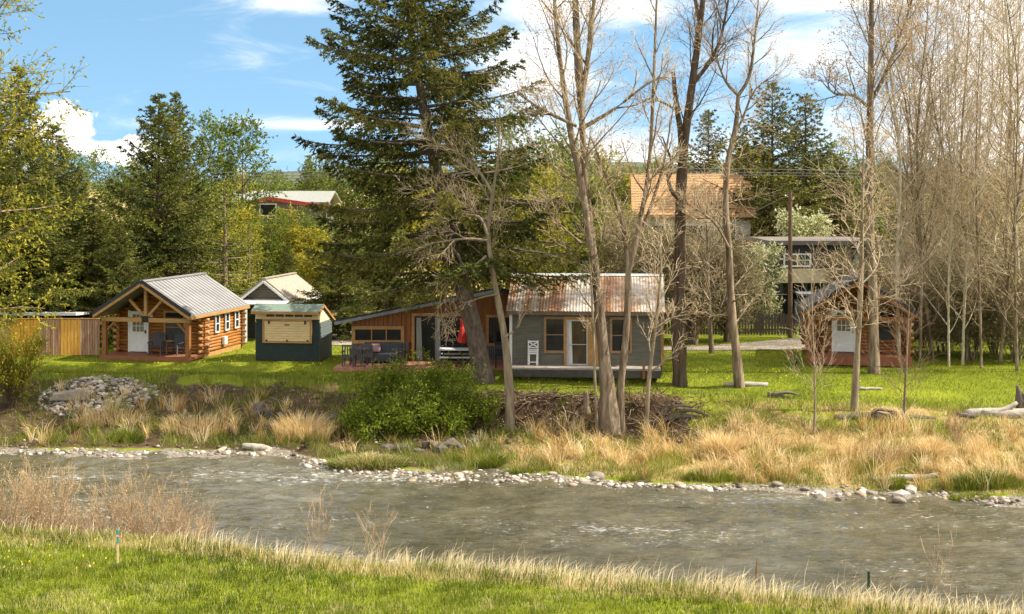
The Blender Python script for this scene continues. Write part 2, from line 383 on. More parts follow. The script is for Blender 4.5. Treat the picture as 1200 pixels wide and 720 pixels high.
# river
def water_mat():
    m, nt, out = newmat('river_water')
    p = N(nt, 'ShaderNodeBsdfPrincipled'); p.inputs['IOR'].default_value = 1.33; p.inputs['Roughness'].default_value = .05; p.inputs['Specular IOR Level'].default_value = .85
    v2 = coords(nt)
    bed = ramp(nt, noise(nt, v2, .8, 6, .65), [(.35, (.045, .041, .022)), (.6, (.088, .079, .045)), (.75, (.125, .108, .065))])
    fo = noise(nt, coords(nt, (1.0, 3.0, 1)), 3.6, 6, .78, .6); fm = noise(nt, coords(nt, (.12, .3, 1)), 1.0, 4, .6)
    s = MAn(nt, 'MULTIPLY_ADD', fm, .55, fo)
    fr = N(nt, 'ShaderNodeMapRange'); fr.interpolation_type = 'SMOOTHSTEP'; nt.links.new(s, fr.inputs[0]); fr.inputs[1].default_value = .86; fr.inputs[2].default_value = 1.03; fr.inputs[4].default_value = .8
    mxx = N(nt, 'ShaderNodeMix', data_type='RGBA'); nt.links.new(fr.outputs[0], mxx.inputs['Factor']); nt.links.new(bed, mxx.inputs[6]); mxx.inputs[7].default_value = (.6, .6, .58, 1)
    nt.links.new(mxx.outputs[2], p.inputs['Base Color'])
    prev = None; calm = noise(nt, coords(nt, (.10, .38, 1)), 1.3, 4, .6, .8)
    for sc, st, di, stg in ((1.5, (.45, 1.3, 1), .20, .9), (4.5, (.45, 1.8, 1), .10, 1.0), (13, (.6, 1.6, 1), .028, .8)):
        b = N(nt, 'ShaderNodeBump'); b.inputs['Distance'].default_value = di
        cm = N(nt, 'ShaderNodeMapRange'); nt.links.new(calm, cm.inputs[0]); cm.inputs[1].default_value = .36; cm.inputs[2].default_value = .62; cm.inputs[3].default_value = .12; cm.inputs[4].default_value = stg; nt.links.new(cm.outputs[0], b.inputs['Strength'])
        nt.links.new(noise(nt, coords(nt, st), sc, 3, .55, .5), b.inputs['Height'])
        if prev is not None: nt.links.new(prev, b.inputs['Normal'])
        prev = b.outputs[0]
    nt.links.new(prev, p.inputs['Normal'])
    nt.links.new(p.outputs[0], out.inputs['Surface']); return m
def MAn(nt, op, a, b, c):
    n = N(nt, 'ShaderNodeMath', operation=op); nt.links.new(a, n.inputs[0]); n.inputs[1].default_value = b; nt.links.new(c, n.inputs[2]); return n.outputs[0]
def wave(x, y):
    a = fbm(x * .9, y * 2.0, 91, 3) - .45; b = fbm(x * 2.4 + a, y * 4.6, 95, 2) - .4
    return WATER_Z + a * .16 + b * .11 + (fbm(x * 4.5, y * 8, 99, 2) - .4) * .045 * sstep(.3, .6, fbm(x * .12, y * .4, 97))
wx = np.concatenate([[-90, -60, -45, -36, -30], np.arange(-22, 22.01, .10), [30, 36, 45, 60, 90]])
wy = np.arange(22, 51.5, .08)
tag(grid_mesh('river', wx, wy, wave, water_mat()), kind='structure')

# hills far behind
def hill_z(x, y):
    r = 18 + 16 * np.sin(x / 420 + 1) + 24 * (fbm(x / 260, y / 300, 7) - .4)
    return 8 + np.maximum(0, r) * sstep(1100, 1900, y) * 1.25
hillm = MAT('hillside', (.05, .07, .045), (.11, .12, .07), scale=.01, bump=0)
tag(grid_mesh('hills', np.linspace(-2200, 2200, 120), np.linspace(1050, 2600, 40), hill_z, hillm), kind='structure')

# gravel drive and yard, 4 mm and more above the lawn
gravm = MAT('gravel', (.22, .18, .14), (.42, .36, .30), scale=14, rough=.95, bump=.6)
def sheet(name, up, lo, mat):
    mb = MB(); n = len(up)
    vs = [(x, y, tz1(x, y) + .03) for x, y in up] + [(x, y, tz1(x, y) + .03) for x, y in lo]
    mb.add(vs, [(i, i + 1, n + i + 1, n + i) for i in range(n - 1)])
    return tag(mb.build(name, mat), kind='structure')
def gd(px, py): d = F * CAMZ / (py - HOR); return (PX(px, d), d)
sheet('gravel_drive', [gd(690, 407.5), gd(760, 406.5), gd(830, 405.5), gd(880, 402), gd(915, 398.5), gd(950, 395), gd(1050, 394)], [gd(690, 411), gd(760, 411), gd(830, 411.5), gd(880, 411), gd(915, 410.5), gd(950, 409), gd(1050, 408)], gravm)
sheet('gravel_yard', [gd(330, 385), gd(360, 385.5), gd(392, 386), gd(420, 386)], [gd(330, 402), gd(360, 404), gd(392, 405), gd(420, 407)], gravm)
# ================================================================== building materials
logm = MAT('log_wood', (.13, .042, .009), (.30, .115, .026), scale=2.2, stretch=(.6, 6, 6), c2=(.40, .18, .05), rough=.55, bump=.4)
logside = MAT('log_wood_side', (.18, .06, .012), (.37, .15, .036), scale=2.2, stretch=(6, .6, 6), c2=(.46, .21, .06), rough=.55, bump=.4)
logend = MAT('log_end_grain', (.28, .16, .07), (.55, .38, .20), scale=9, rough=.8)
postm = MAT('post_wood', (.16, .06, .018), (.32, .14, .045), scale=3, stretch=(5, 5, .6), rough=.6)
trimw = MAT('light_trim_wood', (.30, .155, .05), (.46, .27, .10), scale=4, stretch=(1, 1, 3), rough=.6)
deckm = MAT('red_brown_deck', (.17, .06, .03), (.30, .12, .06), scale=4, stretch=(1, 6, 6), rough=.6)
whitep = MAT('white_paint', (.72, .72, .70), (.82, .82, .80), scale=3, rough=.45, bump=.05)
greymetal = MAT('grey_metal_roof', (.19, .185, .18), (.26, .255, .25), scale=1.3, rough=.65, metal=.0, bump=.05, stretch=(1, .3, 1))
darkmetal = MAT('dark_metal', (.025, .026, .03), (.05, .05, .055), scale=5, rough=.5, metal=.3, bump=.1)
blackm = MAT('black_fittings', (.012, .012, .014), (.02, .02, .022), scale=5, rough=.4, bump=0)
charcoal = MAT('charcoal_plastic', (.06, .065, .075), (.09, .095, .11), scale=4, rough=.55, bump=.05)
def glass_mat(name, c0=(.012, .015, .016), c1=(.03, .035, .035)):
    return MAT(name, c0, c1, scale=1.6, rough=.07, bump=0, spec=.6)
glassm = glass_mat('dark_glass')
glassw = MAT('curtained_glass', (.10, .08, .05), (.34, .30, .24), scale=2.2, stretch=(4, 1, .6), rough=.15, bump=0, spec=.5)
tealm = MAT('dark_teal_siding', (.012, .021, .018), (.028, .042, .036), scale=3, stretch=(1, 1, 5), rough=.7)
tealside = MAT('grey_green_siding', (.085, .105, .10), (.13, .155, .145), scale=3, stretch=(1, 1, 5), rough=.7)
pinem = MAT('pine_boards', (.58, .40, .19), (.76, .58, .32), scale=3, stretch=(1, 1, 6), rough=.6)
greenroof = MAT('green_asphalt_roll', (.10, .14, .11), (.19, .24, .20), scale=12, rough=.9)
oldshake = MAT('weathered_shakes', (.22, .18, .135), (.40, .34, .27), scale=5, stretch=(4, 1, 4), rough=.9, bump=.8)
dkwall = MAT('dark_board_wall', (.03, .035, .033), (.07, .07, .06), scale=3, stretch=(1, 1, 6), rough=.8)
cedar = MAT('cedar_boards', (.17, .06, .018), (.36, .15, .045), scale=2.6, stretch=(7, 7, .5), rough=.65)
cedartrim = MAT('cedar_trim', (.36, .18, .055), (.52, .29, .11), scale=3, stretch=(2, 2, 2), rough=.6)
corrgrey = MAT('corrugated_grey', (.13, .135, .14), (.24, .24, .24), scale=3, stretch=(6, 6, .5), rough=.45, metal=.4, c2=(.30, .22, .15))
greyside = MAT('grey_lap_siding', (.085, .086, .068), (.14, .137, .108), scale=2.5, stretch=(.6, 1, 6), rough=.75, c2=(.18, .155, .105))
greydeck = MAT('weathered_deck', (.22, .19, .16), (.38, .34, .29), scale=4, stretch=(1, 5, 1), rough=.85)
darkskirt = MAT('dark_skirt_boards', (.05, .045, .04), (.10, .09, .08), scale=3, rough=.9)
def rust_mat():
    m, nt, out = newmat('rusty_corrugated_iron')
    v = coords(nt, (1.15, .05, .05)); v2 = coords(nt, (4, 1.2, 1)); v3 = coords(nt, (1, .25, 1))
    sheetn = noise(nt, v, 1.6, 1, .4); mott = noise(nt, v2, 2.2, 6, .7); streak = noise(nt, v3, 7, 4, .7)
    s = N(nt, 'ShaderNodeMath', operation='MULTIPLY_ADD'); nt.links.new(sheetn, s.inputs[0]); s.inputs[1].default_value = 2.3
    a = N(nt, 'ShaderNodeMath', operation='MULTIPLY_ADD'); nt.links.new(mott, a.inputs[0]); a.inputs[1].default_value = .8; nt.links.new(streak, a.inputs[2])
    nt.links.new(a.outputs[0], s.inputs[2])
    h = N(nt, 'ShaderNodeMath', operation='MULTIPLY'); nt.links.new(s.outputs[0], h.inputs[0]); h.inputs[1].default_value = .244
    col = ramp(nt, h.outputs[0], [(.39, (.50, .47, .42)), (.465, (.44, .39, .33)), (.50, (.36, .23, .13)), (.57, (.28, .125, .05)), (.66, (.16, .065, .025))])
    p = N(nt, 'ShaderNodeBsdfPrincipled'); p.inputs['Roughness'].default_value = .6; p.inputs['Metallic'].default_value = .15
    nt.links.new(col, p.inputs['Base Color']); nt.links.new(p.outputs[0], out.inputs['Surface']); return m
rustm = rust_mat()

# ================================================================== parts
def log_wall(mb, u0, u1, c, z0, z1, axis, n, face=-1, r=None, ext=(0, 0), top=None, mi=0):
    """stack of round logs along axis 'x' (at y=c) or 'y' (at x=c); alternate logs run past the corner"""
    h = (z1 - z0) / n; r = r or h * .56
    for i in range(n):
        z = z0 + h * (i + .5); a, b = u0, u1
        if i % 2 == 0: a -= ext[0]; b += ext[1]
        if top:
            rr = top(z)
            if rr is None: continue
            a, b = rr
        pts = [(a, c, z), (b, c, z)] if axis == 'x' else [(c, a, z), (c, b, z)]
        mb.tube(pts, [r, r], 10, mi)
def gable_roof(root, name, hw, y0, y1, ze, zr, th, mat, ribs=.4, trim=None, rib_h=.035, cx=0):
    mb = MB(); s = (zr - ze) / hw
    poly = [(cx - hw, ze), (cx, zr), (cx + hw, ze), (cx + hw, ze - th), (cx, zr - th), (cx - hw, ze - th)]
    for k in (-1, 1):
        mb.prism([(cx + k * hw, ze), (cx, zr), (cx, zr - th), (cx + k * hw, ze - th)], 'y', y0, y1)
        y = y0 + .02
        while y < y1:
            mb.beam((cx + k * hw, y, ze + .012), (cx, y, zr + .012), .035, rib_h); y += ribs
    mb.beam((cx, y0, zr + .01), (cx, y1, zr + .01), .25, .06)
    rf = mb.build(name, mat, root)
    if trim:
        t = MB()
        for k in (-1, 1):
            t.beam((cx + k * (hw - .02), y0 - .03, ze - th - .06), (cx, y0 - .03, zr - th - .06), .05, .12)
            t.box(cx + k * hw - .03, cx + k * hw + .03, y0, y1, ze - th - .12, ze - th + .02)
        t.build('fascia', trim, rf)
    return rf
def sash(root, name, x, y, z0, z1, w, frame_mat, pane_mat, t=.08, mull=(), axis='x', out=-1, dep=.06, sill=False):
    """a framed window on a wall: frame outside, pane inside; axis is the wall's direction"""
    mb = MB(); a, b = x - w / 2, x + w / 2
    def bx(u0, u1, d0, d1, zz0, zz1, m):
        d0, d1 = sorted((y + out * d0, y + out * d1))
        if axis == 'x': m.box(u0, u1, d0, d1, zz0, zz1)
        else: m.box(d0, d1, u0, u1, zz0, zz1)
    bx(a - t, a, 0, dep, z0 - t, z1 + t, mb); bx(b, b + t, 0, dep, z0 - t, z1 + t, mb)
    bx(a, b, 0, dep, z1, z1 + t, mb); bx(a, b, 0, dep, z0 - t, z0, mb)
    for kind, p in mull:
        if kind == 'h': bx(a, b, .0, dep * .8, p - .02, p + .02, mb)
        else: bx(p - .02, p + .02, .0, dep * .8, z0, z1, mb)
    f = mb.build(name, frame_mat, root)
    pm = MB(); bx(a, b, -.02, dep * .4, z0, z1, pm); pm.build('pane', pane_mat, f)
    return f
def lap_siding(mb, u0, u1, c, z0, z1, axis='x', out=-1, step=.16, top=None, mi=0):
    z = z0
    while z < z1 - .01:
        zt = min(z + step, z1)
        a, b = (u0, u1) if top is None else top(zt)
        poly = [(c, z), (c + out * .035, z), (c + out * .008, zt), (c, zt)]
        if b - a > .05: mb.prism(poly, 'x' if axis == 'x' else 'y', a, b, mi)
        z += step

# ================================================================== log cabins
def log_cabin(label, ox, oy, rz, floor_z, door_x, win_x, win_w, side, deck_label=None):
    c = thing('log_cabin', label, 'cabin', (ox, oy, 0), rz)
    hw, py, L = 2.25, 1.4, 5.7; zf = floor_z; ze, zr = zf + 1.98, zf + 3.53
    wt = ze - .12
    mb = MB(); mb.box(-2.32, 2.32, 0, py, zf - .16, zf - .02)
    for k in range(int(4.6 / .14)):
        mb.box(-2.32 + k * .14, -2.32 + k * .14 + .13, -.02, py, zf - .02, zf)
    mb.box(-2.34, 2.34, -.06, -.021, max(0, zf - .42), zf - .003)
    mb.build('porch_deck', deckm, c)
    mb = MB()
    def gtop(z):
        w = (zr - .25 - z) / (zr - ze) * 2.5
        return (-w, w) if w > .2 else None
    h = (wt - zf) / 12                                   # pale cut ends where logs cross at the corners
    for nm, yw, yg in (('front_wall', py + .12, py + .14), ('back_wall', L, L)):
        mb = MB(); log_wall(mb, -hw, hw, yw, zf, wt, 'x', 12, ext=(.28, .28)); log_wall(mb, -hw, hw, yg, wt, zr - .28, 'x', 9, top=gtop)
        for sx in (-1, 1):
            for i in range(0, 12, 2):
                z = zf + h * (i + .5); mb.tube([(sx * (hw + .28), yw, z), (sx * (hw + .285), yw, z)], h * .54, 10, 1)
        mb.build(nm, [logm, logend], c, smooth=True)
    for sx in (-1, 1):
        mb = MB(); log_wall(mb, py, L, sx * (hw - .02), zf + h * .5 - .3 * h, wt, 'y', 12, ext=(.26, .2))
        for i in range(0, 12, 2):
            z = zf + h * (i + .5); mb.tube([(sx * (hw - .02), py - .265, z + h * .25), (sx * (hw - .02), py - .26, z + h * .25)], h * .52, 10, 1)
        mb.build('side_wall', [logside, logend], c, smooth=True)
        MB().box(sx * (hw + .03) - .02, sx * (hw + .03) + .02, py, L + .1, 0, zf).build('skirting', trimw, c)
    for sx in (-1, 1):
        MB().box(sx * 2.17 - .1, sx * 2.17 + .1, .02, .22, zf, ze - .35).build('post', postm, c)
        MB().beam((sx * 2.1, .12, ze - .85), (sx * 1.62, .12, ze - .36), .09, .1).build('brace', postm, c)
    tr = MB(); tr.box(-2.3, 2.3, .02, .22, ze - .37, ze - .17); tr.build('tie_beam', trimw, c)
    MB().box(-.07, .07, .03, .19, ze - .17, zr - .2).build('king_post', trimw, c)
    for sx in (-1, 1): MB().beam((sx * .1, .11, ze - .1), (sx * .85, .11, ze + .68), .1, .12).build('strut', trimw, c)
    br = MB(); br.box(-.16, .16, -.02, .019, ze - .38, ze - .08); br.build('bracket', blackm, c)
    gable_roof(c, 'roof', 2.52, -.35, L + .45, ze + .03, zr + .03, .09, greymetal, ribs=.36, trim=trimw)
    for sx in (-1, 1):
        rk = MB(); rk.beam((sx * 2.55, -.37, ze + .03), (0, -.37, zr + .045), .04, .17); rk.build('rake_flashing', darkmetal, c)
    # door
    yd = py + .12 - h * .56
    d = MB(); d.box(door_x - .46, door_x + .46, yd - .05, yd + .03, zf + .03, zf + 1.98)
    for zz0, zz1 in ((.12, .42), (.5, .9)):
        for sx in (-1, 1): d.box(door_x + sx * .22 - .15, door_x + sx * .22 + .15, yd - .062, yd - .05, zf + zz0, zf + zz1)
    dr = d.build('door', whitep, c)
    fr = MB()
    for sx in (-1, 1): fr.box(door_x + sx * .5 - .04, door_x + sx * .5 + .04, yd - .07, yd + .03, zf, zf + 2.02)
    fr.build('door_frame', whitep, dr)
    g = MB(); g.box(door_x - .29, door_x + .29, yd - .066, yd - .052, zf + 1.0, zf + 1.83); g.build('door_glass', glassw, dr)
    g = MB()
    for k in (-1, 1): g.box(door_x + k * .1 - .015, door_x + k * .1 + .015, yd - .075, yd - .064, zf + 1.0, zf + 1.83)
    for k in (1.27, 1.55): g.box(door_x - .29, door_x + .29, yd - .0745, yd - .0645, zf + k - .015, zf + k + .015)
    g.build('glazing_bars', whitep, dr)
    g = MB(); g.box(door_x + .36, door_x + .42, yd - .1, yd - .05, zf + .92, zf + 1.08); g.build('handle', blackm, dr)
    sash(c, 'front_window', win_x, yd, zf + .62, zf + 1.95, win_w, trimw, glassm, t=.1, mull=(('h', zf + 1.25),), sill=True)
    for yy in ((2.75, 3.85, 4.95)):
        sash(c, 'side_window', yy, side * (hw + .1), zf + .95, zf + 1.72, .34, whitep, glassm, t=.06, mull=(('h', zf + 1.33),), axis='y', out=side)
    pl = MB(); pl.tube([(door_x + .72, yd - .1, zf + 1.72), (door_x + .72, yd - .1, zf + 1.9)], [.09, .06], 8)
    pl.build('porch_lamp', whitep, c)
    mt = MB(); mt.box(side * (hw + .08), side * (hw + .26), L - .05, L + .2, zf + .1, zf + 1.75) if side > 0 else mt.box(-hw - .26, -hw - .08, L - .05, L + .2, zf + .1, zf + 1.75)
    mt.build('utility_box', MAT('grey_box', (.35, .36, .36), (.45, .46, .46), rough=.5), c)
    if side > 0:
        mt = MB(); mt.box(hw + .1, hw + .24, 3.35, 3.65, zf + .25, zf + .62); mt.build('vent_hood', whitep, c)
    return c
cabin_l = log_cabin('honey coloured log cabin with grey metal roof and white door, beside the striped board fence', -17.38, 60.6, R(-13), .22, -1.12, .80, .95, 1)
logm_, logside_, trimw_ = logm, logside, trimw
logm = MAT('red_brown_logs', (.13, .045, .016), (.28, .11, .038), scale=2.2, stretch=(.6, 6, 6), c2=(.37, .165, .06), rough=.6, bump=.4); logside = logm; trimw = postm
cabin_r = log_cabin('red-brown log cabin with grey roof, half hidden by bare trees beside the thicket', 15.86, 58.5, R(-12), .48, -.62, 1.3, .7, -1)
logm, logside, trimw = logm_, logside_, trimw_

# ------------------------------------------------------------------ porch chairs
def make_chair(label, loc, rz, group, mat=None):
    mat = mat or charcoal
    c = thing('adirondack_chair', label, 'chair', loc, rz, group)
    s = MB()
    for k in range(5): s.box(-.26, .26, -.28 + k * .11, -.28 + k * .11 + .09, .36 - k * .02, .385 - k * .02)
    s.build('seat', mat, c)
    b = MB()
    for k in range(6):
        x = -.25 + k * .1
        b.beam((x, .22, .28), (x * 1.12, .46, 1.02 - abs(k - 2.5) * .02), .085, .025, up=(0, 1, 0))
    b.beam((-.28, .29, .5), (.28, .29, .5), .03, .06); b.beam((-.3, .42, .84), (.3, .42, .84), .03, .06)
    b.build('backrest', mat, c)
    for sx in (-1, 1):
        a = MB(); a.box(sx * .31 - .06, sx * .31 + .06, -.34, .36, .56, .585); a.build('armrest', mat, c)
        for y in (-.27, .26):
            l = MB(); l.box(sx * .28 - .025, sx * .28 + .025, y - .04, y + .04, 0, .56); l.build('leg', mat, c)
    return c
def local(c, x, y, z=0): return c.matrix_basis @ Vector((x, y, z)) if False else Matrix.Translation(c.location) @ Matrix.Rotation(c.rotation_euler[2], 4, 'Z') @ Vector((x, y, z))
make_chair('charcoal slatted porch chair between the white cabin door and the window', local(cabin_l, .12, .85, .22), R(-13 + 14), 'chairs on the log cabin porch')
make_chair('charcoal slatted porch chair under the cabin window, next to the porch post', local(cabin_l, 1.12, .85, .22), R(-13 - 6), 'chairs on the log cabin porch')

# ------------------------------------------------------------------ striped fence on the left
def make_fence():
    x1 = PX(117, 62.3); x0 = -36; y0, y1 = 61.8, 62.4
    f = thing('board_fence', 'tall board fence in orange and red-brown stripes left of the log cabin', 'fence', (x1, 62.3, 0), 0)
    cols = {'orange': MAT('orange_boards', (.52, .20, .025), (.70, .36, .06), scale=3, stretch=(4, 4, .5), rough=.7),
            'brown': MAT('red_brown_boards', (.20, .085, .05), (.34, .17, .10), scale=3, stretch=(6, 6, .5), rough=.75, c2=(.42, .30, .2)),
            'amber': MAT('amber_boards', (.56, .24, .03), (.76, .44, .10), scale=3, stretch=(4, 4, .5), rough=.7)}
    gap = MAT('pale_gap_boards', (.45, .40, .34), (.6, .55, .48), scale=4, rough=.8)
    edges = [(117, 95, 'brown'), (95, 71, 'amber'), (71, 47, 'brown'), (47, 12, 'orange'), (12, -20, 'brown'), (-20, -55, 'orange'), (-55, -90, 'brown')]
    for a, b, k in edges:
        xa, xb = PX(a, 62.3) - x1, PX(b, 62.3) - x1
        mb = MB(); n = max(3, int((xa - xb) / .16)); w = (xa - xb) / n
        for i in range(n):
            rr = random.Random(i * 7 + a); top = 1.80 + rr.uniform(-.015, .015)
            mb.box(xb + i * w + .008, xb + (i + 1) * w - .008, rr.uniform(-.004, .004), .022, .06, top)
        o = mb.build('panel', cols[k], f); tag(o, {'orange': 'orange board panel', 'amber': 'amber board panel', 'brown': 'red-brown board panel'}[k])
        pm = MB(); pm.box(xb - .05, xb + .05, .03, .12, 0, 1.86); pm.build('post', trimw, f)
        if k == 'brown':
            g = MB()
            for i in range(0, n, 2): g.box(xb + i * w - .012, xb + i * w + .012, -.012, -.005, .08, 1.78)
            g.build('batten', gap, f)
    r = MB(); r.box(PX(-90, 62.3) - x1, 0, -.04, .06, 1.815, 1.85); r.build('top_rail', trimw, f)
make_fence()
s = thing('storage_shed', 'low shed with a pale flat metal roof just behind the striped fence', 'shed', (PX(30, 66), 66.5, 0), 0)
mb = MB(); mb.prism([(-2.0, 1.78), (2.0, 1.55), (2.0, 1.66), (-2.0, 1.92)], 'x', -7, 3.1)
for k in range(20): mb.box(-7 + k * .5, -6.96 + k * .5, -1.9, -1.8, 1.9, 1.95)
mb.build('roof', MAT('pale_metal_roof', (.55, .55, .54), (.72, .71, .70), rough=.45, metal=.2, bump=.1), s)
MB().box(-6.8, 2.9, -1.8, 1.8, 0, 1.53).build('wall', dkwall, s)

# ------------------------------------------------------------------ kiosk
k = thing('garden_kiosk', 'dark teal kiosk with a closed pine serving hatch on the lawn', 'kiosk', (PX(337, 60.5), 60.5, 0), R(-7))
hwk, dk = 1.55, 2.15
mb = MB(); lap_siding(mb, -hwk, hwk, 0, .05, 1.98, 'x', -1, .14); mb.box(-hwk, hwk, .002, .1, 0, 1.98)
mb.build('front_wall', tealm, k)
mb = MB()
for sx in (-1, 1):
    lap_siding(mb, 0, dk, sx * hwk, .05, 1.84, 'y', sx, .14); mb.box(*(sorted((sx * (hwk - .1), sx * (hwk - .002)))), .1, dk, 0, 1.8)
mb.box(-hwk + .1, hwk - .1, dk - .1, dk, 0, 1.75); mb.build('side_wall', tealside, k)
ply = MAT('raw_plywood', (.60, .48, .30), (.74, .62, .42), rough=.7)
for sx in (-1, 1): MB().prism([(-.02, 1.84), (.12, 2.52), (.42, 2.58), (dk + .05, 1.84)], 'x', sx * hwk - .03, sx * hwk + .03).build('gable_board', ply, k)
# MAT('raw_plywood', (.60, .48, .30), (.74, .62, .42), rough=.7), k)
mb = MB(); mb.box(-hwk + .03, hwk - .03, -.03, -.0, 1.98, 2.42); mb.build('lintel_board', pinem, k)
vs = MB(); vs.box(-1.05, 1.25, -.045, -.03, 2.10, 2.34); vb_ = vs.build('vent_strip', darkskirt, k)
vs = MB()
for i in range(6): vs.box(-1.05 + i * .46 - .03, -1.05 + i * .46 + .03, -.06, -.045, 2.08, 2.36)
vs.build('mullions', pinem, vb_)
mb = MB(); mb.prism([(-.36, 2.38), (.40, 2.67), (2.45, 1.76), (2.45, 1.70), (.40, 2.60), (-.36, 2.30)], 'x', -hwk - .13, hwk + .1)
rf = mb.build('roof', greenroof, k)
fm = MB(); fm.box(-hwk - .12, hwk + .09, -.40, -.362, 2.24, 2.37); fm.build('fascia', trimw, rf)
fm = MB(); fm.beam((hwk + .12, .40, 2.60), (hwk + .12, 2.45, 1.70), .03, .1); fm.beam((hwk + .12, -.36, 2.33), (hwk + .12, .40, 2.62), .03, .1); fm.build('rake_board', trimw, rf)
hx0, hx1, hz0, hz1 = -1.2, 1.2, .86, 1.98
mb = MB()
for i in range(8):
    z = hz0 + .1 + i * (hz1 - hz0 - .2) / 8; mb.box(hx0 + .1, hx1 - .1, -.085, -.05, z, z + (hz1 - hz0 - .2) / 8 - .008)
ht = mb.build('serving_hatch', pinem, k)
mb = MB(); mb.box(hx0, hx0 + .1, -.10, -.05, hz0, hz1); mb.box(hx1 - .1, hx1, -.10, -.05, hz0, hz1); mb.box(hx0 + .1, hx1 - .1, -.099, -.05, hz0, hz0 + .1); mb.box(hx0 + .1, hx1 - .1, -.099, -.05, hz1 - .1, hz1)
mb.build('hatch_frame', trimw, ht)
for x in (hx0 + .32, hx1 - .32):
    h_ = MB(); h_.box(x - .04, x + .04, -.125, -.101, hz1 - .22, hz1 - .06); h_.build('hinge', blackm, ht)
for x in (hx0 + .2, 0, hx1 - .2):
    h_ = MB(); h_.tube([(x, -.13, hz0 + .12), (x, -.09, hz0 + .12)], .045, 8); h_.build('latch', blackm, ht)
h_ = MB(); h_.box(-.11, .11, -.115, -.086, hz1 - .28, hz1 - .24); h_.build('handle', blackm, ht)

# ------------------------------------------------------------------ shed behind the kiosk
sh = thing('gabled_shed', 'old shed with weathered shake roof and dark gable behind the kiosk', 'shed', (PX(311, 70), 70, 0), R(-9))
mb = MB(); mb.box(-1.35, 1.35, 0, 4.6, 0, 2.1); mb.prism([(-1.35, 2.1), (1.35, 2.1), (0, 3.15)], 'y', 0, 4.6); mb.build('wall', dkwall, sh)
mb = MB()
for i in range(7): 
    z = 2.12 + i * .14; w = (3.1 - z) / 1.0 * 1.2
    mb.box(-w, w, -.03, -.005, z, z + .125)
mb.build('gable_siding', MAT('weathered_gable', (.10, .09, .07), (.2, .17, .12), scale=3, stretch=(1, 1, 6)), sh)
gable_roof(sh, 'roof', 1.6, -.3, 5.0, 2.1, 3.3, .1, oldshake, ribs=9, trim=whitep)
mb = MB(); mb.prism([(-1.3, 1.95), (0, 2.12), (0, 2.18), (-1.3, 2.0)], 'x', -1.55, 1.5); mb.build('porch_roof', MAT('pale_tin', (.6, .58, .54), (.75, .74, .72), rough=.4, metal=.3), sh)
for sx in (-1, 1): MB().box(sx * 1.4 - .05, sx * 1.4 + .05, -1.2, -1.1, 0, 1.96).build('porch_post', postm, sh)

# ------------------------------------------------------------------ cedar house with patio
DH = 60.0
hs_ = thing('cedar_house', 'low cedar clad house with dark sloping roof and sliding glass doors behind the patio', 'house', (PX(412, DH), DH, 0), 0)
def hx(px): return PX(px, DH) - PX(412, DH)
def hz(py): return PZ(py, DH)
xr = hx(604)
def roofz(x): return 2.0 + .2 * x if x < hx(585) else 2.0 + .2 * hx(585) - .28 * (x - hx(585))
mb = MB(); xa = 0; n = 36
for i in range(n):
    a, b = xr * i / n, xr * (i + 1) / n
    mb.prism([(a + .006, .95), (b - .006, .95), (b - .006, roofz(b)), (a + .006, roofz(a))], 'y', -.03 - (.012 if i % 2 else 0), .12)
mb.prism([(0, 0), (xr, 0), (xr, roofz(xr)), (hx(585), roofz(hx(585))), (0, 2.0)], 'y', .1, 2.5)
mb.v = [(a, b, c - .088 * (b + .55) if (b > 1 and c > .5) else c) for a, b, c in mb.v]; mb.build('wall', cedar, hs_)
nn = int(xr / .09)
for lo, hi in ((-1, hx(480)), (hx(559), 99)):
    mb = MB()
    for i in range(nn):
        if lo < i * .09 + .04 < hi: mb.tube([(i * .09 + .04, -.02, 0), (i * .09 + .04, -.02, .98)], .036, 6)
    mb.build('wainscot', corrgrey, hs_)
mb = MB(); mb.prism([(-.72, 1.88), (hx(585), roofz(hx(585)) + .02), (xr + .6, roofz(xr + .6) + .02), (xr + .6, roofz(xr + .6) + .2), (hx(585), roofz(hx(585)) + .2), (-.72, 2.04)], 'y', -.55, 2.7)
mb.v = [(a, b, c - .088 * (b + .55)) for a, b, c in mb.v]; rf = mb.build('roof', MAT('dark_roof_sheet', (.02, .02, .022), (.045, .045, .048), rough=.7, metal=0, scale=2), hs_)
mb = MB(); mb.beam((-.73, -.58, 1.88), (hx(585), -.58, roofz(hx(585)) + .03), .03, .14); mb.build('fascia', MAT('grey_fascia', (.16, .17, .18), (.24, .25, .26), rough=.5), rf)
# strip window
a, b = hx(416.5), hx(470)
w = sash(hs_, 'strip_window', (a + b) / 2, -.06, hz(398.5), hz(386), b - a, cedartrim, glassm, t=.16, mull=(('v', a + (b - a) * .36), ('v', a + (b - a) * .68)), dep=.07)
# sliding doors
a, b = hx(486), hx(553)
ft = MB(); zt = hz(370.5)
ft.box(a - .14, a, -.12, .0, 0, zt + .14); ft.box(b, b + .14, -.12, .0, 0, zt + .14); ft.box(a, b, -.12, .0, zt, zt + .14)
dr = ft.build('door_frame', cedartrim, hs_)
g = MB(); g.box(a, b, -.05, -.045, .06, zt); g.build('glass', glassm, dr)
g = MB()
for t in (0, .34, .67, 1): x = a + (b - a) * t; g.box(x - .035, x + .035, -.085, -.052, .06, zt)
g.box(a, b, -.084, -.053, .02, .1); g.box(a, b, -.084, -.053, zt - .07, zt); g.build('sash_frame', blackm, dr)
g = MB()
for t in (.03, .355): x = a + (b - a) * t; g.prism([(x, .1), (x + .28, .1), (x + .22, zt - .08), (x, zt - .08)], 'y', -.051, -.0465)
g.build('curtain', MAT('pale_curtain', (.22, .25, .22), (.38, .40, .36), scale=5, stretch=(5, 1, .3), rough=.9), dr)
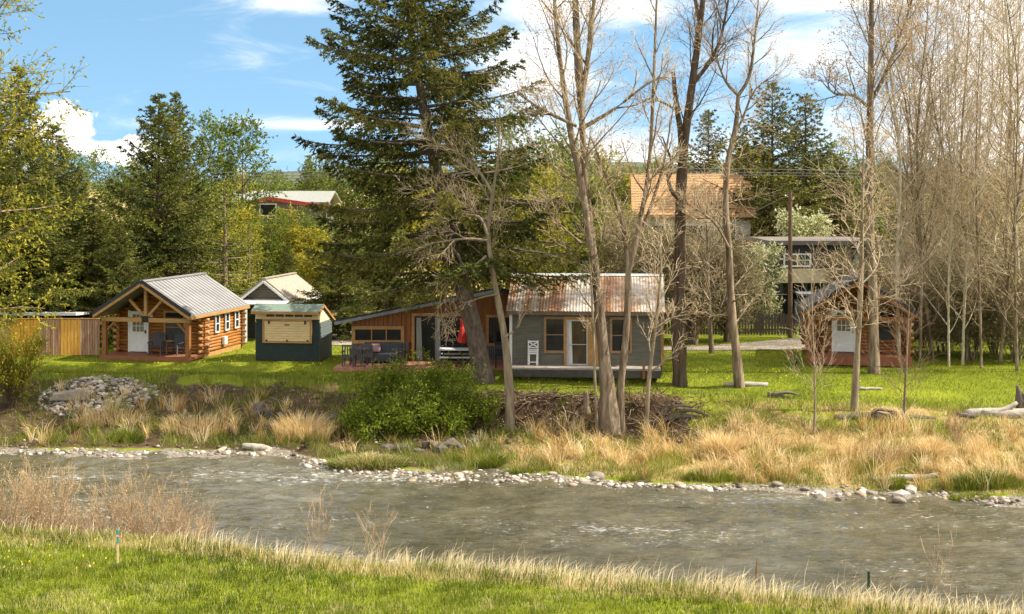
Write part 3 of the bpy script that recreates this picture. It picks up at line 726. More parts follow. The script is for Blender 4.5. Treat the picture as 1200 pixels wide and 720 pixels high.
sash(hs_, 'corner_window', hx(586), -.06, hz(402), hz(372), 1.05, cedartrim, glassm, t=.13, dep=.07)

patio = MB(); patio.prism([(PX(391, 57.6), 57.5), (PX(604, 57.6), 57.3), (PX(604, 60), 59.98), (PX(405, 60), 59.98)], 'z', -.1, .09)
tag(patio.build('patio_paving', MAT('red_pavers', (.34, .13, .09), (.50, .24, .17), scale=7, rough=.85)), kind='structure')

# patio furniture
darkwood = MAT('dark_patio_wood', (.06, .05, .05), (.12, .10, .10), scale=5, rough=.6)
def slat_chair(label, loc, rz, group):
    c = thing('slat_back_chair', label, 'chair', loc, rz, group)
    MB().box(-.27, .27, -.26, .26, .42, .46).build('seat', darkwood, c)
    b = MB(); b.box(-.28, .28, .26, .30, .92, 1.0); b.box(-.28, .28, .26, .30, .50, .56)
    for i in range(5): b.box(-.24 + i * .115, -.19 + i * .115, .262, .298, .56, .92)
    b.build('backrest', darkwood, c)
    for sx in (-1, 1):
        for sy in (-1, 1): MB().box(sx * .25 - .03, sx * .25 + .03, sy * .25 - .03, sy * .25 + .03, 0, .5 if sy < 0 else .95).build('leg', darkwood, c)
        MB().box(sx * .28 - .04, sx * .28 + .04, -.26, .26, .64, .68).build('armrest', darkwood, c)
    return c
G = 'dark patio chairs'
slat_chair('dark slat-back patio chair at the patio edge nearest the teal kiosk', (PX(409, 58.0), 58.0, .09), R(176), G)
slat_chair('dark slat-back patio chair turned away, in front of the strip window', (PX(430, 58.1), 58.1, .09), R(183), G)
slat_chair('dark patio armchair seen from the side, left of the sliding doors', (PX(466, 58.5), 58.5, .09), R(-80), G)
t = thing('patio_table', 'small dark table between the slat-back chairs on the patio', 'table', (PX(421, 58.7), 58.7, .09))
MB().box(-.45, .45, -.35, .35, .68, .72).build('tabletop', darkwood, t)
for sx in (-1, 1):
    for sy in (-1, 1): MB().box(sx * .38 - .03, sx * .38 + .03, sy * .28 - .03, sy * .28 + .03, 0, .68).build('leg', darkwood, t)
t = thing('outdoor_sofa', 'dark outdoor sofa against the house wall under the strip window', 'sofa', (PX(448, 59.3), 59.3, .09))
MB().box(-.85, .85, -.38, .30, .1, .42).build('seat', charcoal, t)
MB().box(-.85, .85, .30, .42, .1, .9).build('backrest', charcoal, t)
for sx in (-1, 1): MB().box(sx * .92 - .07, sx * .92 + .07, -.38, .42, .1, .62).build('armrest', charcoal, t)
for sx in (-1, 1): MB().box(sx * .8 - .03, sx * .8 + .03, -.3, -.24, 0, .1).build('foot', charcoal, t)
cu = MB(); cu.box(-.22, .22, -.08, .08, 0, .4)
c_ = cu.build('cushion', MAT('mauve_cushion', (.34, .2, .19), (.45, .28, .26), rough=.9), None, (PX(439, 58.9), 59.45, .55), 0, bevel=.06); tag(c_, 'mauve square cushion propped on the dark outdoor sofa', 'cushion')
c_.rotation_euler = (R(-15), 0, R(8))
t = thing('picnic_table', 'pale topped picnic table with benches at the foot of the red parasol', 'table', (PX(534, 58.3), 58.3, .09))
MB().box(-.75, .75, -.38, .38, .72, .77).build('tabletop', MAT('pale_tabletop', (.55, .55, .55), (.68, .68, .68), rough=.5), t)
for sy in (-1, 1): MB().box(-.7, .7, sy * .68 - .13, sy * .68 + .13, .42, .46).build('bench', MAT('pale_bench', (.5, .47, .44), (.62, .6, .56), rough=.6), t)
for sx in (-1, 1):
    m_ = MB(); m_.beam((sx * .55, -.7, 0), (sx * .55, .2, .72), .06, .09); m_.beam((sx * .55, .7, 0), (sx * .55, -.2, .72), .06, .09); m_.box(sx * .55 - .03, sx * .55 + .03, -.8, .8, .36, .42)
    m_.build('leg_frame', darkwood, t)
t = thing('parasol', 'closed red parasol standing at the picnic table by the sliding doors', 'parasol', (PX(541, 58.2), 58.75, .09))
m_ = MB(); m_.tube([(0, 0, 0), (0, 0, 2.28)], .025, 8); m_.build('pole', darkmetal, t)
m_ = MB(); m_.tube([(0, 0, .98), (.02, 0, 1.1), (0, 0, 1.35), (0, 0, 1.62), (0, 0, 1.72), (0, 0, 2.0), (0, 0, 2.24)], [.22, .24, .17, .12, .075, .1, .03], 9)
m_.build('canopy', MAT('red_canvas', (.42, .02, .015), (.62, .05, .035), scale=3, stretch=(8, 8, .4), rough=.7), t, smooth=False)
m_ = MB(); m_.tube([(0, 0, 0), (0, 0, .06)], [.25, .22], 12); m_.build('base', darkmetal, t)

# ------------------------------------------------------------------ grey cottage
DG = 56.2
gc = thing('grey_cottage', 'grey boarded cottage with rusty corrugated roof on the river bank', 'cottage', (PX(687, DG), DG, 0), R(-5))
hw, zfl, zw, dep = 3.32, .38, 2.72, 5.2
mb = MB(); lap_siding(mb, -hw, hw, 0, zfl, zw + .1, 'x', -1, .15); mb.box(-hw, hw, .002, .1, 0, zw + .1)
mb.build('front_wall', greyside, gc)
mb = MB()
for sx in (-1, 1):
    lap_siding(mb, .0, dep, sx * hw, zfl, zw, 'y', sx, .15); mb.box(*(sorted((sx * (hw - .1), sx * (hw - .002)))), .1, dep, 0, zw)
    mb.prism([(0, zw), (dep, zw), (dep / 2, zw + 1.4)], 'x', sx * hw - .04, sx * hw + .04)
mb.box(-hw + .1, hw - .1, dep - .1, dep, 0, zw); mb.build('side_wall', greyside, gc)
# corrugated roof, wave across x
def corr(y0, z0, y1, z1, x0, x1, n=150, amp=.016, th=.02):
    m = MB(); vs = []; fs = []; cols = n * 4
    for i in range(cols + 1):
        x = x0 + (x1 - x0) * i / cols; dz = amp * math.sin(2 * math.pi * i / 4 + .4)
        vs += [(x, y0, z0 + dz), (x, y1, z1 + dz), (x, y1, z1 + dz - th), (x, y0, z0 + dz - th)]
    for i in range(cols):
        a = i * 4; b = a + 4
        fs += [(a, b, b + 1, a + 1), (a + 3, a + 2, b + 2, b + 3), (a, a + 3, b + 3, b), (a + 1, b + 1, b + 2, a + 2)]
    fs += [(0, 1, 2, 3), (cols * 4, cols * 4 + 3, cols * 4 + 2, cols * 4 + 1)]
    m.add(vs, fs); return m
mr = corr(-.42, 2.78, dep / 2 + .02, 4.2, -hw - .18, hw + .12, 52)
m2 = corr(dep + .4, 2.78, dep / 2 + .025, 4.2, -hw - .18, hw + .12, 52); mr.add(m2.v, m2.f)
rf = mr.build('roof', rustm, gc)
m_ = MB(); m_.prism([(dep / 2 - .16, 4.15), (dep / 2, 4.25), (dep / 2 + .16, 4.15), (dep / 2, 4.21)], 'x', -hw - .19, hw + .13); m_.build('ridge_cap', MAT('ridge_cap', (.45, .48, .47), (.6, .6, .58), rough=.5, metal=.3), rf)
m_ = MB(); m_.box(-hw - .16, hw + .1, -.40, -.36, 2.60, 2.75); m_.build('fascia', MAT('brown_fascia', (.14, .09, .06), (.22, .16, .12), rough=.7), rf)
m_ = MB()
for sx in (-1, 1): m_.beam((sx * (hw + .1), -.38, 2.70), (sx * (hw + .1), dep / 2, 4.1), .03, .12)
m_.build('barge_board', trimw, rf)
for sx, mt_ in ((-1, whitep), (1, trimw)):
    m_ = MB(); m_.box(sx * hw - .06, sx * hw + .06, -.075, -.04, zfl, zw); m_.build('corner_board', mt_, gc)
def gx(px): return (PX(px, 56) - PX(687, 56.2)) * 1.0
def gz(py): return PZ(py, 56.1)
cedtrim2 = MAT('brown_window_trim', (.22, .13, .06), (.36, .23, .12), scale=4, stretch=(1, 1, 3), rough=.65)
sash(gc, 'window', gx(650.5), -.035, gz(411.5), gz(374.5), .76, cedtrim2, glassm, t=.11, mull=(('h', gz(393)),), dep=.06); 
sash(gc, 'window', gx(728), -.035, gz(411), gz(374.5), .76, cedtrim2, glassm, t=.11, mull=(('h', gz(393)),), dep=.06)
a, b = gx(664.5), gx(689)
m_ = MB(); m_.box(a - .12, a, -.1, -.04, zfl, gz(371.5)); m_.box(b, b + .12, -.1, -.04, zfl, gz(371.5)); m_.box(a, b, -.1, -.04, gz(375), gz(371.5))
m_.box(b + .12, gx(703), -.098, -.05, zfl, gz(371.5))
dr = m_.build('door_frame', cedartrim, gc)
m_ = MB(); m_.box(a + .02, b - .02, -.055, -.05, zfl + .03, gz(375.3)); m_.build('glass', MAT('brown_glass', (.03, .022, .014), (.12, .085, .045), scale=2, stretch=(3, 1, .5), rough=.12, bump=0, spec=.5), dr)
m_ = MB(); m_.box(a, a + .05, -.14, -.105, zfl, gz(375)); m_.box(b - .05, b, -.14, -.105, zfl, gz(375)); m_.box(a + .05, b - .05, -.139, -.106, zfl, zfl + .07); m_.box(a + .05, b - .05, -.139, -.106, gz(375) - .06, gz(375)); m_.box(a + .05, b - .05, -.138, -.107, zfl + .9, zfl + .93)
m_.build('screen_door', MAT('grey_white_paint', (.42, .42, .41), (.55, .55, .53), rough=.5), gc)
m_ = MB(); m_.prism([(a + .06, zfl + .06), (a + .26, zfl + .06), (a + .2, gz(376)), (a + .06, gz(376))], 'y', -.07, -.058); m_.build('curtain', MAT('white_curtain', (.55, .53, .5), (.7, .68, .64), scale=6, stretch=(4, 1, .4), rough=.9), dr)
m_ = MB()
for i in range(8): m_.box(-hw, hw - .1, -1.35 + i * .165, -1.35 + i * .165 + .155, zfl - .04, zfl)
dk_ = m_.build('deck', greydeck, gc)
m_ = MB(); m_.box(-hw, hw - .1, -1.33, -1.29, .02, zfl - .045); m_.box(-hw, -hw + .04, -1.29, 0, .02, zfl - .045); m_.box(hw - .14, hw - .1, -1.29, 0, .02, zfl - .045); m_.build('skirt', darkskirt, dk_)
m_ = MB(); m_.box(gx(754) - .05, gx(754) + .05, -1.44, -1.355, 0, .72); m_.build('stub_post', postm, dk_)
# white folding chair against the wall
t = thing('folding_chair', 'white folding chair leaning against the grey cottage wall left of the window', 'chair', local(gc, gx(625), -.22, zfl), R(-5))
m_ = MB()
for sx in (-1, 1): m_.beam((sx * .21, -.06, 0), (sx * .21, .1, 1.08), .045, .05)
m_.box(-.21, .21, .075, .11, 1.0, 1.06); m_.box(-.21, .21, .045, .075, .74, .79)
m_.beam((-.2, .085, .79), (.2, .09, 1.0), .02, .05); m_.beam((.2, .085, .79), (-.2, .09, 1.0), .02, .05); m_.build('backrest', whitep, t)
m_ = MB()
for z in (.56, .64): m_.box(-.21, .21, .0, .06, z, z + .055)
m_.box(-.21, .21, -.02, .04, .48, .54); m_.build('seat', whitep, t)
for sx in (-1, 1): m_ = MB(); m_.beam((sx * .16, -.1, 0), (sx * .16, .06, .5), .04, .045); m_.build('leg', whitep, t)
m_ = MB(); m_.box(-.16, .16, -.085, -.055, .12, .16); m_.build('cross_bar', whitep, t)
# black patio grill by the corner of the cottage
t = thing('kettle_grill', 'black covered grill in the gap between cedar house and grey cottage', 'grill', (PX(589, 57.6), 57.6, .09))
m_ = MB(); m_.box(-.36, .36, -.26, .26, .55, .85); m_.build('firebox', blackm, t, bevel=.03)
m_ = MB(); m_.prism([(-.26, .85), (.26, .85), (.22, 1.05), (.08, 1.14), (-.1, 1.14), (-.22, 1.04)], 'x', -.36, .36); m_.build('lid', blackm, t)
for sx in (-1, 1):
    for sy in (-1, 1): MB().box(sx * .3 - .025, sx * .3 + .025, sy * .2 - .025, sy * .2 + .025, 0, .55).build('leg', blackm, t)
MB().box(.36, .62, -.2, .2, .8, .83).build('side_shelf', blackm, t)

# ------------------------------------------------------------------ back fence, pole, wires
fy = 71.5
f = thing('picket_fence', 'dark weathered board fence across the back lawn behind the gravel drive', 'fence', (PX(790, fy), fy, 0))
x0, x1 = 0, PX(934, fy) - PX(790, fy)
fm_ = MAT('weathered_fence', (.06, .048, .042), (.13, .11, .095), scale=3, stretch=(6, 6, .5), rough=.9)
m_ = MB(); i = 0; x = -4.0
rr = random.Random(5)
while x < x1:
    m_.box(x, x + .13, -.012, .012, .05, 1.22 + rr.uniform(-.04, .04)); x += .165
m_.build('boards', fm_, f)
m_ = MB(); m_.box(-4, x1, .013, .05, .3, .38); m_.box(-4, x1, .013, .05, .95, 1.03); m_.build('rail', fm_, f)
for i in range(6): MB().box(-4 + i * 2.2, -3.9 + i * 2.2, .051, .15, 0, 1.3).build('post', fm_, f)
m_ = MB()
up = thing('utility_pole', 'brown wooden utility pole at the fence corner before the dark house', 'utility pole', (PX(926, 70.5), 70.5, 0))
MB().tube([(0, 0, 0), (0, 0, 8.05)], [.14, .10], 10).build('pole', MAT('pole_wood', (.10, .06, .035), (.2, .13, .08), scale=4, stretch=(6, 6, .4), rough=.85), up)
m_ = MB(); m_.tube([(-.12, -.05, 7.75), (-.3, -.05, 7.85)], .03, 6); m_.tube([(.1, -.05, 7.6), (.2, -.05, 7.75)], .05, 6); m_.build('insulator', MAT('porcelain', (.5, .48, .45), rough=.3, bump=0), up)
p0 = Vector((-.1, 0, 7.85)); p1 = PP(700, 291, 78) - up.location
m_ = MB(); m_.tube([p0.lerp(p1, i / 12) - Vector((0, 0, 1.6 * math.sin(math.pi * i / 12))) * .5 for i in range(13)], .022, 5); m_.build('service_wire', MAT('wire', (.16, .15, .14), (.3, .28, .26), rough=.6, bump=0), up)
wm = MAT('power_wire', (.10, .10, .10), (.16, .16, .16), rough=.6, bump=0)
pw = thing('power_line', 'three overhead power wires crossing in front of the dark spruces', 'power line', (0, 92, 0))
for kk, (pa, pb) in enumerate([(199, 202), (203, 206), (206.5, 209)]):
    m_ = MB(); pts = []
    for i in range(25):
        px = -100 + i * 65; py = pa + (pb - pa) * i / 24 + 3 * math.sin(i * .35)
        q = PP(px, py, 92); pts.append((q.x, 0, q.z))
    m_.tube(pts, .022, 5); m_.build('wire', wm, pw)
# white picket scraps and a bollard lamp
b = thing('bollard_lamp', 'small black bollard lamp on the lawn left of the right-hand cabin', 'lamp', GP(933, 57.6))
m_ = MB(); m_.tube([(0, 0, 0), (0, 0, .32)], .055, 10); m_.build('post', blackm, b)
m_ = MB(); m_.tube([(0, 0, .32), (0, 0, .36), (0, 0, .46)], [.09, .11, .07], 12); m_.build('cap', blackm, b)
b = thing('garden_lantern', 'rusty metal garden lantern on a thin stem beside the bollard lamp', 'lantern', GP(926, 58.6))
m_ = MB(); m_.tube([(0, 0, 0), (0, 0, .42)], .016, 6); m_.build('stem', darkmetal, b)
m_ = MB(); m_.tube([(0, 0, .42), (0, 0, .47), (0, 0, .62), (0, 0, .68), (0, 0, .74)], [.04, .09, .08, .10, .02], 8); m_.build('head', MAT('rusty_iron', (.22, .10, .05), (.36, .18, .1), rough=.8), b)

# ------------------------------------------------------------------ houses behind
DB = 79.0
h = thing('dark_house', 'two storey dark grey house with flat roof and cream balcony behind the utility pole', 'house', (PX(905, DB), DB, 0), R(-2))
def bx_(px): return PX(px, DB) - PX(905, DB)
def bz_(py): return PZ(py, DB)
dg = MAT('dark_grey_boards', (.035, .038, .045), (.065, .07, .08), scale=2, stretch=(6, 6, .5), rough=.7)
m_ = MB(); m_.box(0, 6.2, 0, 7, 0, bz_(287)); m_.build('wall', dg, h)
m_ = MB(); m_.box(-.3, 6.5, -.5, 7.4, bz_(287), bz_(282)); m_.build('roof', MAT('flat_roof_edge', (.12, .10, .085), (.19, .165, .14), rough=.8), h)
sash(h, 'window', bx_(934), 0, bz_(311), bz_(299), 1.5, whitep, MAT('greenish_glass', (.03, .06, .045), (.09, .13, .10), rough=.1, bump=0, spec=.6), t=.1, mull=(('v', bx_(924)), ('v', bx_(934)), ('v', bx_(943)), ('h', bz_(305))), dep=.08)
m_ = MB(); m_.box(bx_(911), bx_(970), -1.3, -1.2, bz_(330), bz_(314)); m_.box(bx_(911), bx_(970), -1.2, 0, bz_(330), bz_(329)); m_.box(bx_(970) - .08, bx_(970), -1.2, 0, bz_(329), bz_(314))
m_.build('balcony', MAT('cream_panel', (.56, .47, .30), (.66, .57, .39), rough=.7), h)
for px in (912, 940, 969): MB().box(bx_(px) - .08, bx_(px) + .08, -1.18, -1.02, 0, bz_(330)).build('balcony_post', dg, h)
m_ = MB(); m_.box(bx_(905), bx_(960), -.06, -.003, 0, bz_(345)); m_.build('garage_opening', blackm, h)
m_ = MB()
for px in (974, 988, 1000): m_.box(bx_(px) - .04, bx_(px) + .04, -1.3, -1.22, bz_(338), bz_(312))
m_.beam((bx_(974), -1.26, bz_(318)), (bx_(1000), -1.26, bz_(306)), .06, .08); m_.beam((bx_(974), -1.26, bz_(336)), (bx_(1000), -1.26, bz_(324)), .06, .08); m_.build('stair_rail', whitep, h)
m_ = MB(); m_.box(bx_(1000.5), bx_(1010), -.06, -.003, bz_(328), bz_(298)); m_.build('door', MAT('pale_teal_door', (.26, .36, .32), (.36, .45, .4), rough=.5), h)
m_ = MB(); m_.box(bx_(930), bx_(942), -2.4, -.1, 0, bz_(350)); m_.prism([(-2.6, bz_(343)), (-.1, bz_(341)), (-.1, bz_(339)), (-2.6, bz_(341))], 'x', bx_(927), bx_(946)); m_.build('lean_to', MAT('blue_grey_lean_to', (.14, .16, .19), (.2, .22, .26), rough=.6), h)

DT = 96.0
h = thing('tan_roof_house', 'large house with broad tan shingle roof behind the bare trees', 'house', (PX(745, DT), DT, 0), R(-4))
W_ = PX(878, DT) - PX(745, DT)
tan = MAT('tan_shingles', (.33, .18, .08), (.48, .30, .15), scale=5, stretch=(1.5, 1, 4), rough=.9, bump=.6)
z1_, z0_ = PZ(204, DT + 4), PZ(252, DT - .4)
m_ = MB(); m_.prism([(-.5, z0_), (4, z1_), (8.5, z0_), (8.5, z0_ - .18), (4, z1_ - .18), (-.5, z0_ - .18)], 'x', -.3, W_ + .4)
for i in range(16):
    t_ = i / 16; m_.box(-.3, W_ + .4, -.5 + 4.5 * t_ - .01, -.5 + 4.5 * t_ + .02, z0_ + (z1_ - z0_) * t_, z0_ + (z1_ - z0_) * t_ + .025)
m_.build('roof', tan, h)
m_ = MB(); m_.box(0, W_, 0, 8, 0, z0_ - .15); m_.prism([(0, z0_ - .15), (8, z0_ - .15), (4, z1_ - .25)], 'x', .02, W_ - .02); m_.build('wall', MAT('pale_grey_wall', (.34, .33, .31), (.45, .44, .42), rough=.8), h)
for px in (768, 812, 850): sash(h, 'window', PX(px, DT) - PX(745, DT), 0, z0_ - 2.1, z0_ - .8, 1.3, whitep, glassm, t=.1)

DR = 104.0
h = thing('red_trimmed_house', 'pale metal roofed house with red eaves beyond the left spruces', 'house', (PX(258, DR), DR, 0), R(0))
W_ = PX(378, DR) - PX(258, DR)
zt_, ze_ = PZ(224, DR + 3), PZ(237, DR)
m_ = MB(); m_.prism([(-.4, ze_), (3.2, zt_), (7, ze_), (7, ze_ - .12), (3.2, zt_ - .12), (-.4, ze_ - .12)], 'x', -.2, W_ + .6)
rf = m_.build('roof', MAT('pale_green_metal', (.22, .23, .20), (.33, .335, .30), rough=.45, metal=.2), h)
m_ = MB(); a = PX(296, DR) - PX(258, DR); m2 = PX(316, DR) - PX(258, DR)
m_.beam((a - 1.6, -.9, PZ(244, DR)), (m2, -.9, PZ(232.5, DR)), .3, .28); m_.beam((m2, -.9, PZ(232.5, DR)), (W_ + .8, -.9, PZ(243, DR)), .3, .28); m_.build('red_eaves', MAT('red_paint', (.38, .04, .03), (.5, .08, .05), rough=.5), rf)
m_ = MB(); m_.prism([(a - 1.3, PZ(246, DR)), (m2, PZ(234.5, DR)), (W_ + .4, PZ(245, DR)), (W_ + .4, 0), (a - 1.3, 0)], 'y', -.7, 3); m_.box(0, W_, .05, 6.5, 0, ze_ - .1); m_.build('wall', MAT('grey_stucco', (.11, .10, .085), (.17, .155, .135), rough=.85), h)
sash(h, 'window', PX(316, DR) - PX(258, DR), -.7, PZ(252, DR), PZ(240, DR), 1.2, whitep, glassm, t=.1)
# ================================================================== vegetation materials
bark_grey = MAT('grey_bark', (.042, .030, .020), (.19, .14, .092), scale=4, stretch=(1.5, 1.5, .22), rough=.95, bump=1, c2=(.36, .285, .195))
bark_dark = MAT('dark_bark', (.035, .023, .015), (.15, .105, .07), scale=4, stretch=(1.5, 1.5, .22), rough=.95, bump=1)
bark_pale = MAT('pale_bark', (.12, .09, .055), (.36, .29, .19), scale=4, stretch=(1.6, 1.6, .3), rough=.9, bump=.6)
bark_white = MAT('whitish_bark', (.26, .21, .14), (.46, .40, .29), scale=4, stretch=(2, 2, .6), rough=.9, bump=.5, c2=(.5, .45, .34))
bark_spruce = MAT('spruce_bark', (.06, .043, .033), (.22, .165, .13), scale=5, stretch=(1.3, 1.3, .5), rough=.95, bump=1)
tw_tan = LEAF('tan_twigs', [(0, (.38, .29, .18)), (.45, (.62, .50, .34)), (.62, (.54, .38, .20)), (.8, (.38, .20, .08)), (1, (.46, .30, .11))], trans=.1, rough=.8)
tw_brown = LEAF('brown_twigs', [(0, (.14, .095, .06)), (.5, (.26, .18, .12)), (.75, (.30, .15, .06)), (1, (.42, .26, .08))], trans=.1, rough=.8)
nd_spruce = LEAF('spruce_needles', [(0, (.03, .038, .008)), (.45, (.075, .085, .015)), (.75, (.17, .165, .030)), (1, (.26, .23, .055))], trans=.3)
nd_left = LEAF('green_needles', [(0, (.04, .055, .012)), (.5, (.105, .125, .020)), (.8, (.19, .195, .035)), (1, (.27, .26, .05))], trans=.28)
nd_blue = LEAF('grey_green_needles', [(0, (.03, .05, .025)), (.6, (.07, .10, .05)), (1, (.12, .15, .07))], trans=.2)
nd_larch = LEAF('fresh_larch_needles', [(0, (.10, .13, .014)), (.5, (.20, .22, .022)), (1, (.30, .29, .04))], trans=.35)
lf_yel = LEAF('yellow_green_leaves', [(0, (.17, .17, .018)), (.5, (.33, .30, .025)), (1, (.48, .41, .05))], trans=.4)
lf_grn = LEAF('spring_green_leaves', [(0, (.07, .11, .015)), (.5, (.15, .20, .025)), (1, (.26, .28, .045))], trans=.4)
lf_bush = LEAF('bush_green_leaves', [(0, (.08, .13, .010)), (.5, (.22, .29, .022)), (1, (.40, .44, .06))], trans=.45)
lf_olive = LEAF('olive_leaves', [(0, (.16, .125, .07)), (.5, (.30, .25, .13)), (.8, (.40, .34, .18)), (1, (.34, .34, .08))], trans=.35)
lf_blos = LEAF('blossom', [(0, (.14, .19, .03)), (.3, (.30, .32, .09)), (.5, (.60, .58, .34)), (1, (.85, .82, .62))], trans=.35)
cone_m = LEAF('brown_cones', [(0, (.13, .065, .022)), (1, (.26, .14, .05))], trans=.05)

# ================================================================== growing things
def path_of(px_pts, d, dspread=0, rng=None):
    return [PP(x, y, d + (rng.uniform(-dspread, dspread) if rng and i else 0)) for i, (x, y) in enumerate(px_pts)]
def smooth_path(pts, rads, sub=3):
    out = []; ro = []
    n = len(pts)
    for i in range(n - 1):
        p0 = pts[max(i - 1, 0)]; p1 = pts[i]; p2 = pts[i + 1]; p3 = pts[min(i + 2, n - 1)]
        for k in range(sub):
            t = k / sub
            out.append(.5 * ((2 * p1) + (p2 - p0) * t + (2 * p0 - 5 * p1 + 4 * p2 - p3) * t * t + (3 * p1 - p0 - 3 * p2 + p3) * t ** 3))
            ro.append(rads[i] * (1 - t) + rads[i + 1] * t)
    out.append(pts[-1]); ro.append(rads[-1]); return out, ro
def at_path(pts, rads, t):
    s = t * (len(pts) - 1); i = min(int(s), len(pts) - 2); f = s - i
    return pts[i].lerp(pts[i + 1], f), (pts[i + 1] - pts[i]).normalized(), rads[i] * (1 - f) + rads[i + 1] * f
def spawn(T, C, pts, rads, lvl, cfg, rng):
    """side branches along a path, level by level, with buds or leaves on the last"""
    nc = cfg['n'][lvl]; t0 = cfg['t0'][lvl]; ga = rng.uniform(0, 6.28)
    nn = max(1, int(round(nc * rng.uniform(.8, 1.2))))
    last = lvl == len(cfg['n']) - 1
    for k in range(nn):
        t = t0 + (1 - t0) * ((k + rng.random()) / nn)
        p, d, r = at_path(pts, rads, min(t, .995))
        ga += 2.4 + rng.uniform(-.6, .6)
        u = d.orthogonal().normalized(); w = d.cross(u)
        perp = u * math.cos(ga) + w * math.sin(ga)
        an = cfg['ang'][lvl] * rng.uniform(.75, 1.25)
        dd = (d * math.cos(an) + perp * math.sin(an)).normalized()
        L = cfg['L'][lvl] * (1 - cfg['fall'][lvl] * t) * rng.uniform(.65, 1.25)
        rr = max(min(r * .7, cfg['r'][lvl] * (L / cfg['L'][lvl]) ** .7), cfg['rmin'])
        nseg = cfg['seg'][lvl]; q = [p]; c = p
        for j in range(nseg):
            dd = (dd + Vector((rng.gauss(0, 1), rng.gauss(0, 1), rng.gauss(0, 1))) * cfg['wob'] + Vector((0, 0, cfg['up'][lvl]))).normalized()
            c = c + dd * (L / nseg); q.append(c)
        tip = max(cfg['rmin'] * .6, rr * .35)
        rs = [rr + (tip - rr) * j / nseg for j in range(nseg + 1)]
        (T if lvl < cfg.get('tl', 1) else C).tube(q, rs, 5 if lvl == 0 else 3, rng.uniform(0, cfg.get('tv', .5)))
        if not last: spawn(T, C, q, rs, lvl + 1, cfg, rng)
        if last or lvl >= len(cfg['n']) - 2:
            nb, bs = cfg.get('bud', (0, .05))
            for b in range(nb):
                if b == 0: v0 = rng.uniform(*cfg.get('bv', (.6, 1)))
                if rng.random() < .75:
                    bp, bd, _ = at_path(q, rs, rng.uniform(.3, 1))
                    bd = (bd + Vector((rng.gauss(0, .5), rng.gauss(0, .5), rng.gauss(-.3, .6)))).normalized()
                    C.leaf(bp, bd, bs * rng.uniform(.6, 1.3), bs * .5, min(1, max(0, v0 + rng.gauss(0, .12))))
BARE = dict(n=[14, 7, 6], t0=[.25, .2, .15], ang=[.78, .68, .6], L=[4.2, 1.9, .95], fall=[.55, .4, .3], r=[.045, .016, .0085], rmin=.0068, seg=[6, 4, 3], wob=.085, up=[.10, .05, .03], bud=(1, .075))
def cfg(base, **kw): d = dict(base); d.update(kw); return d
def grow_tree(name, label, cat, trunks, c, bark, twig, seed, group=None, tsub=3, sides=8, base=None, crown_name='crown', leafmat=None, extra=None):
    """trunks: list of (points, radii, own cfg or None)"""
    rng = random.Random(seed)
    base = base or trunks[0][0][0].copy()
    root = thing(name, label, cat, base, 0, group)
    T = VB(base); C = VB(base)
    for tr in trunks:
        pts, rads = smooth_path(tr[0], tr[1], tsub)
        cc = tr[2] if len(tr) > 2 and tr[2] else c
        rads = [r * (1 + rng.gauss(0, .05)) for r in rads]
        T.tube(pts, rads, sides, .3)
        if cc is not None and cc != 'none': spawn(T, C, pts, rads, 0, cc, rng)
    if extra: extra(T, C, rng)
    T.build('trunk', bark, root)
    C.build(crown_name, twig, root, smooth=False, seed=seed)
    return root
def wr(px_w, d): return px_w / 2 * d / F          # a pixel width as a radius in metres
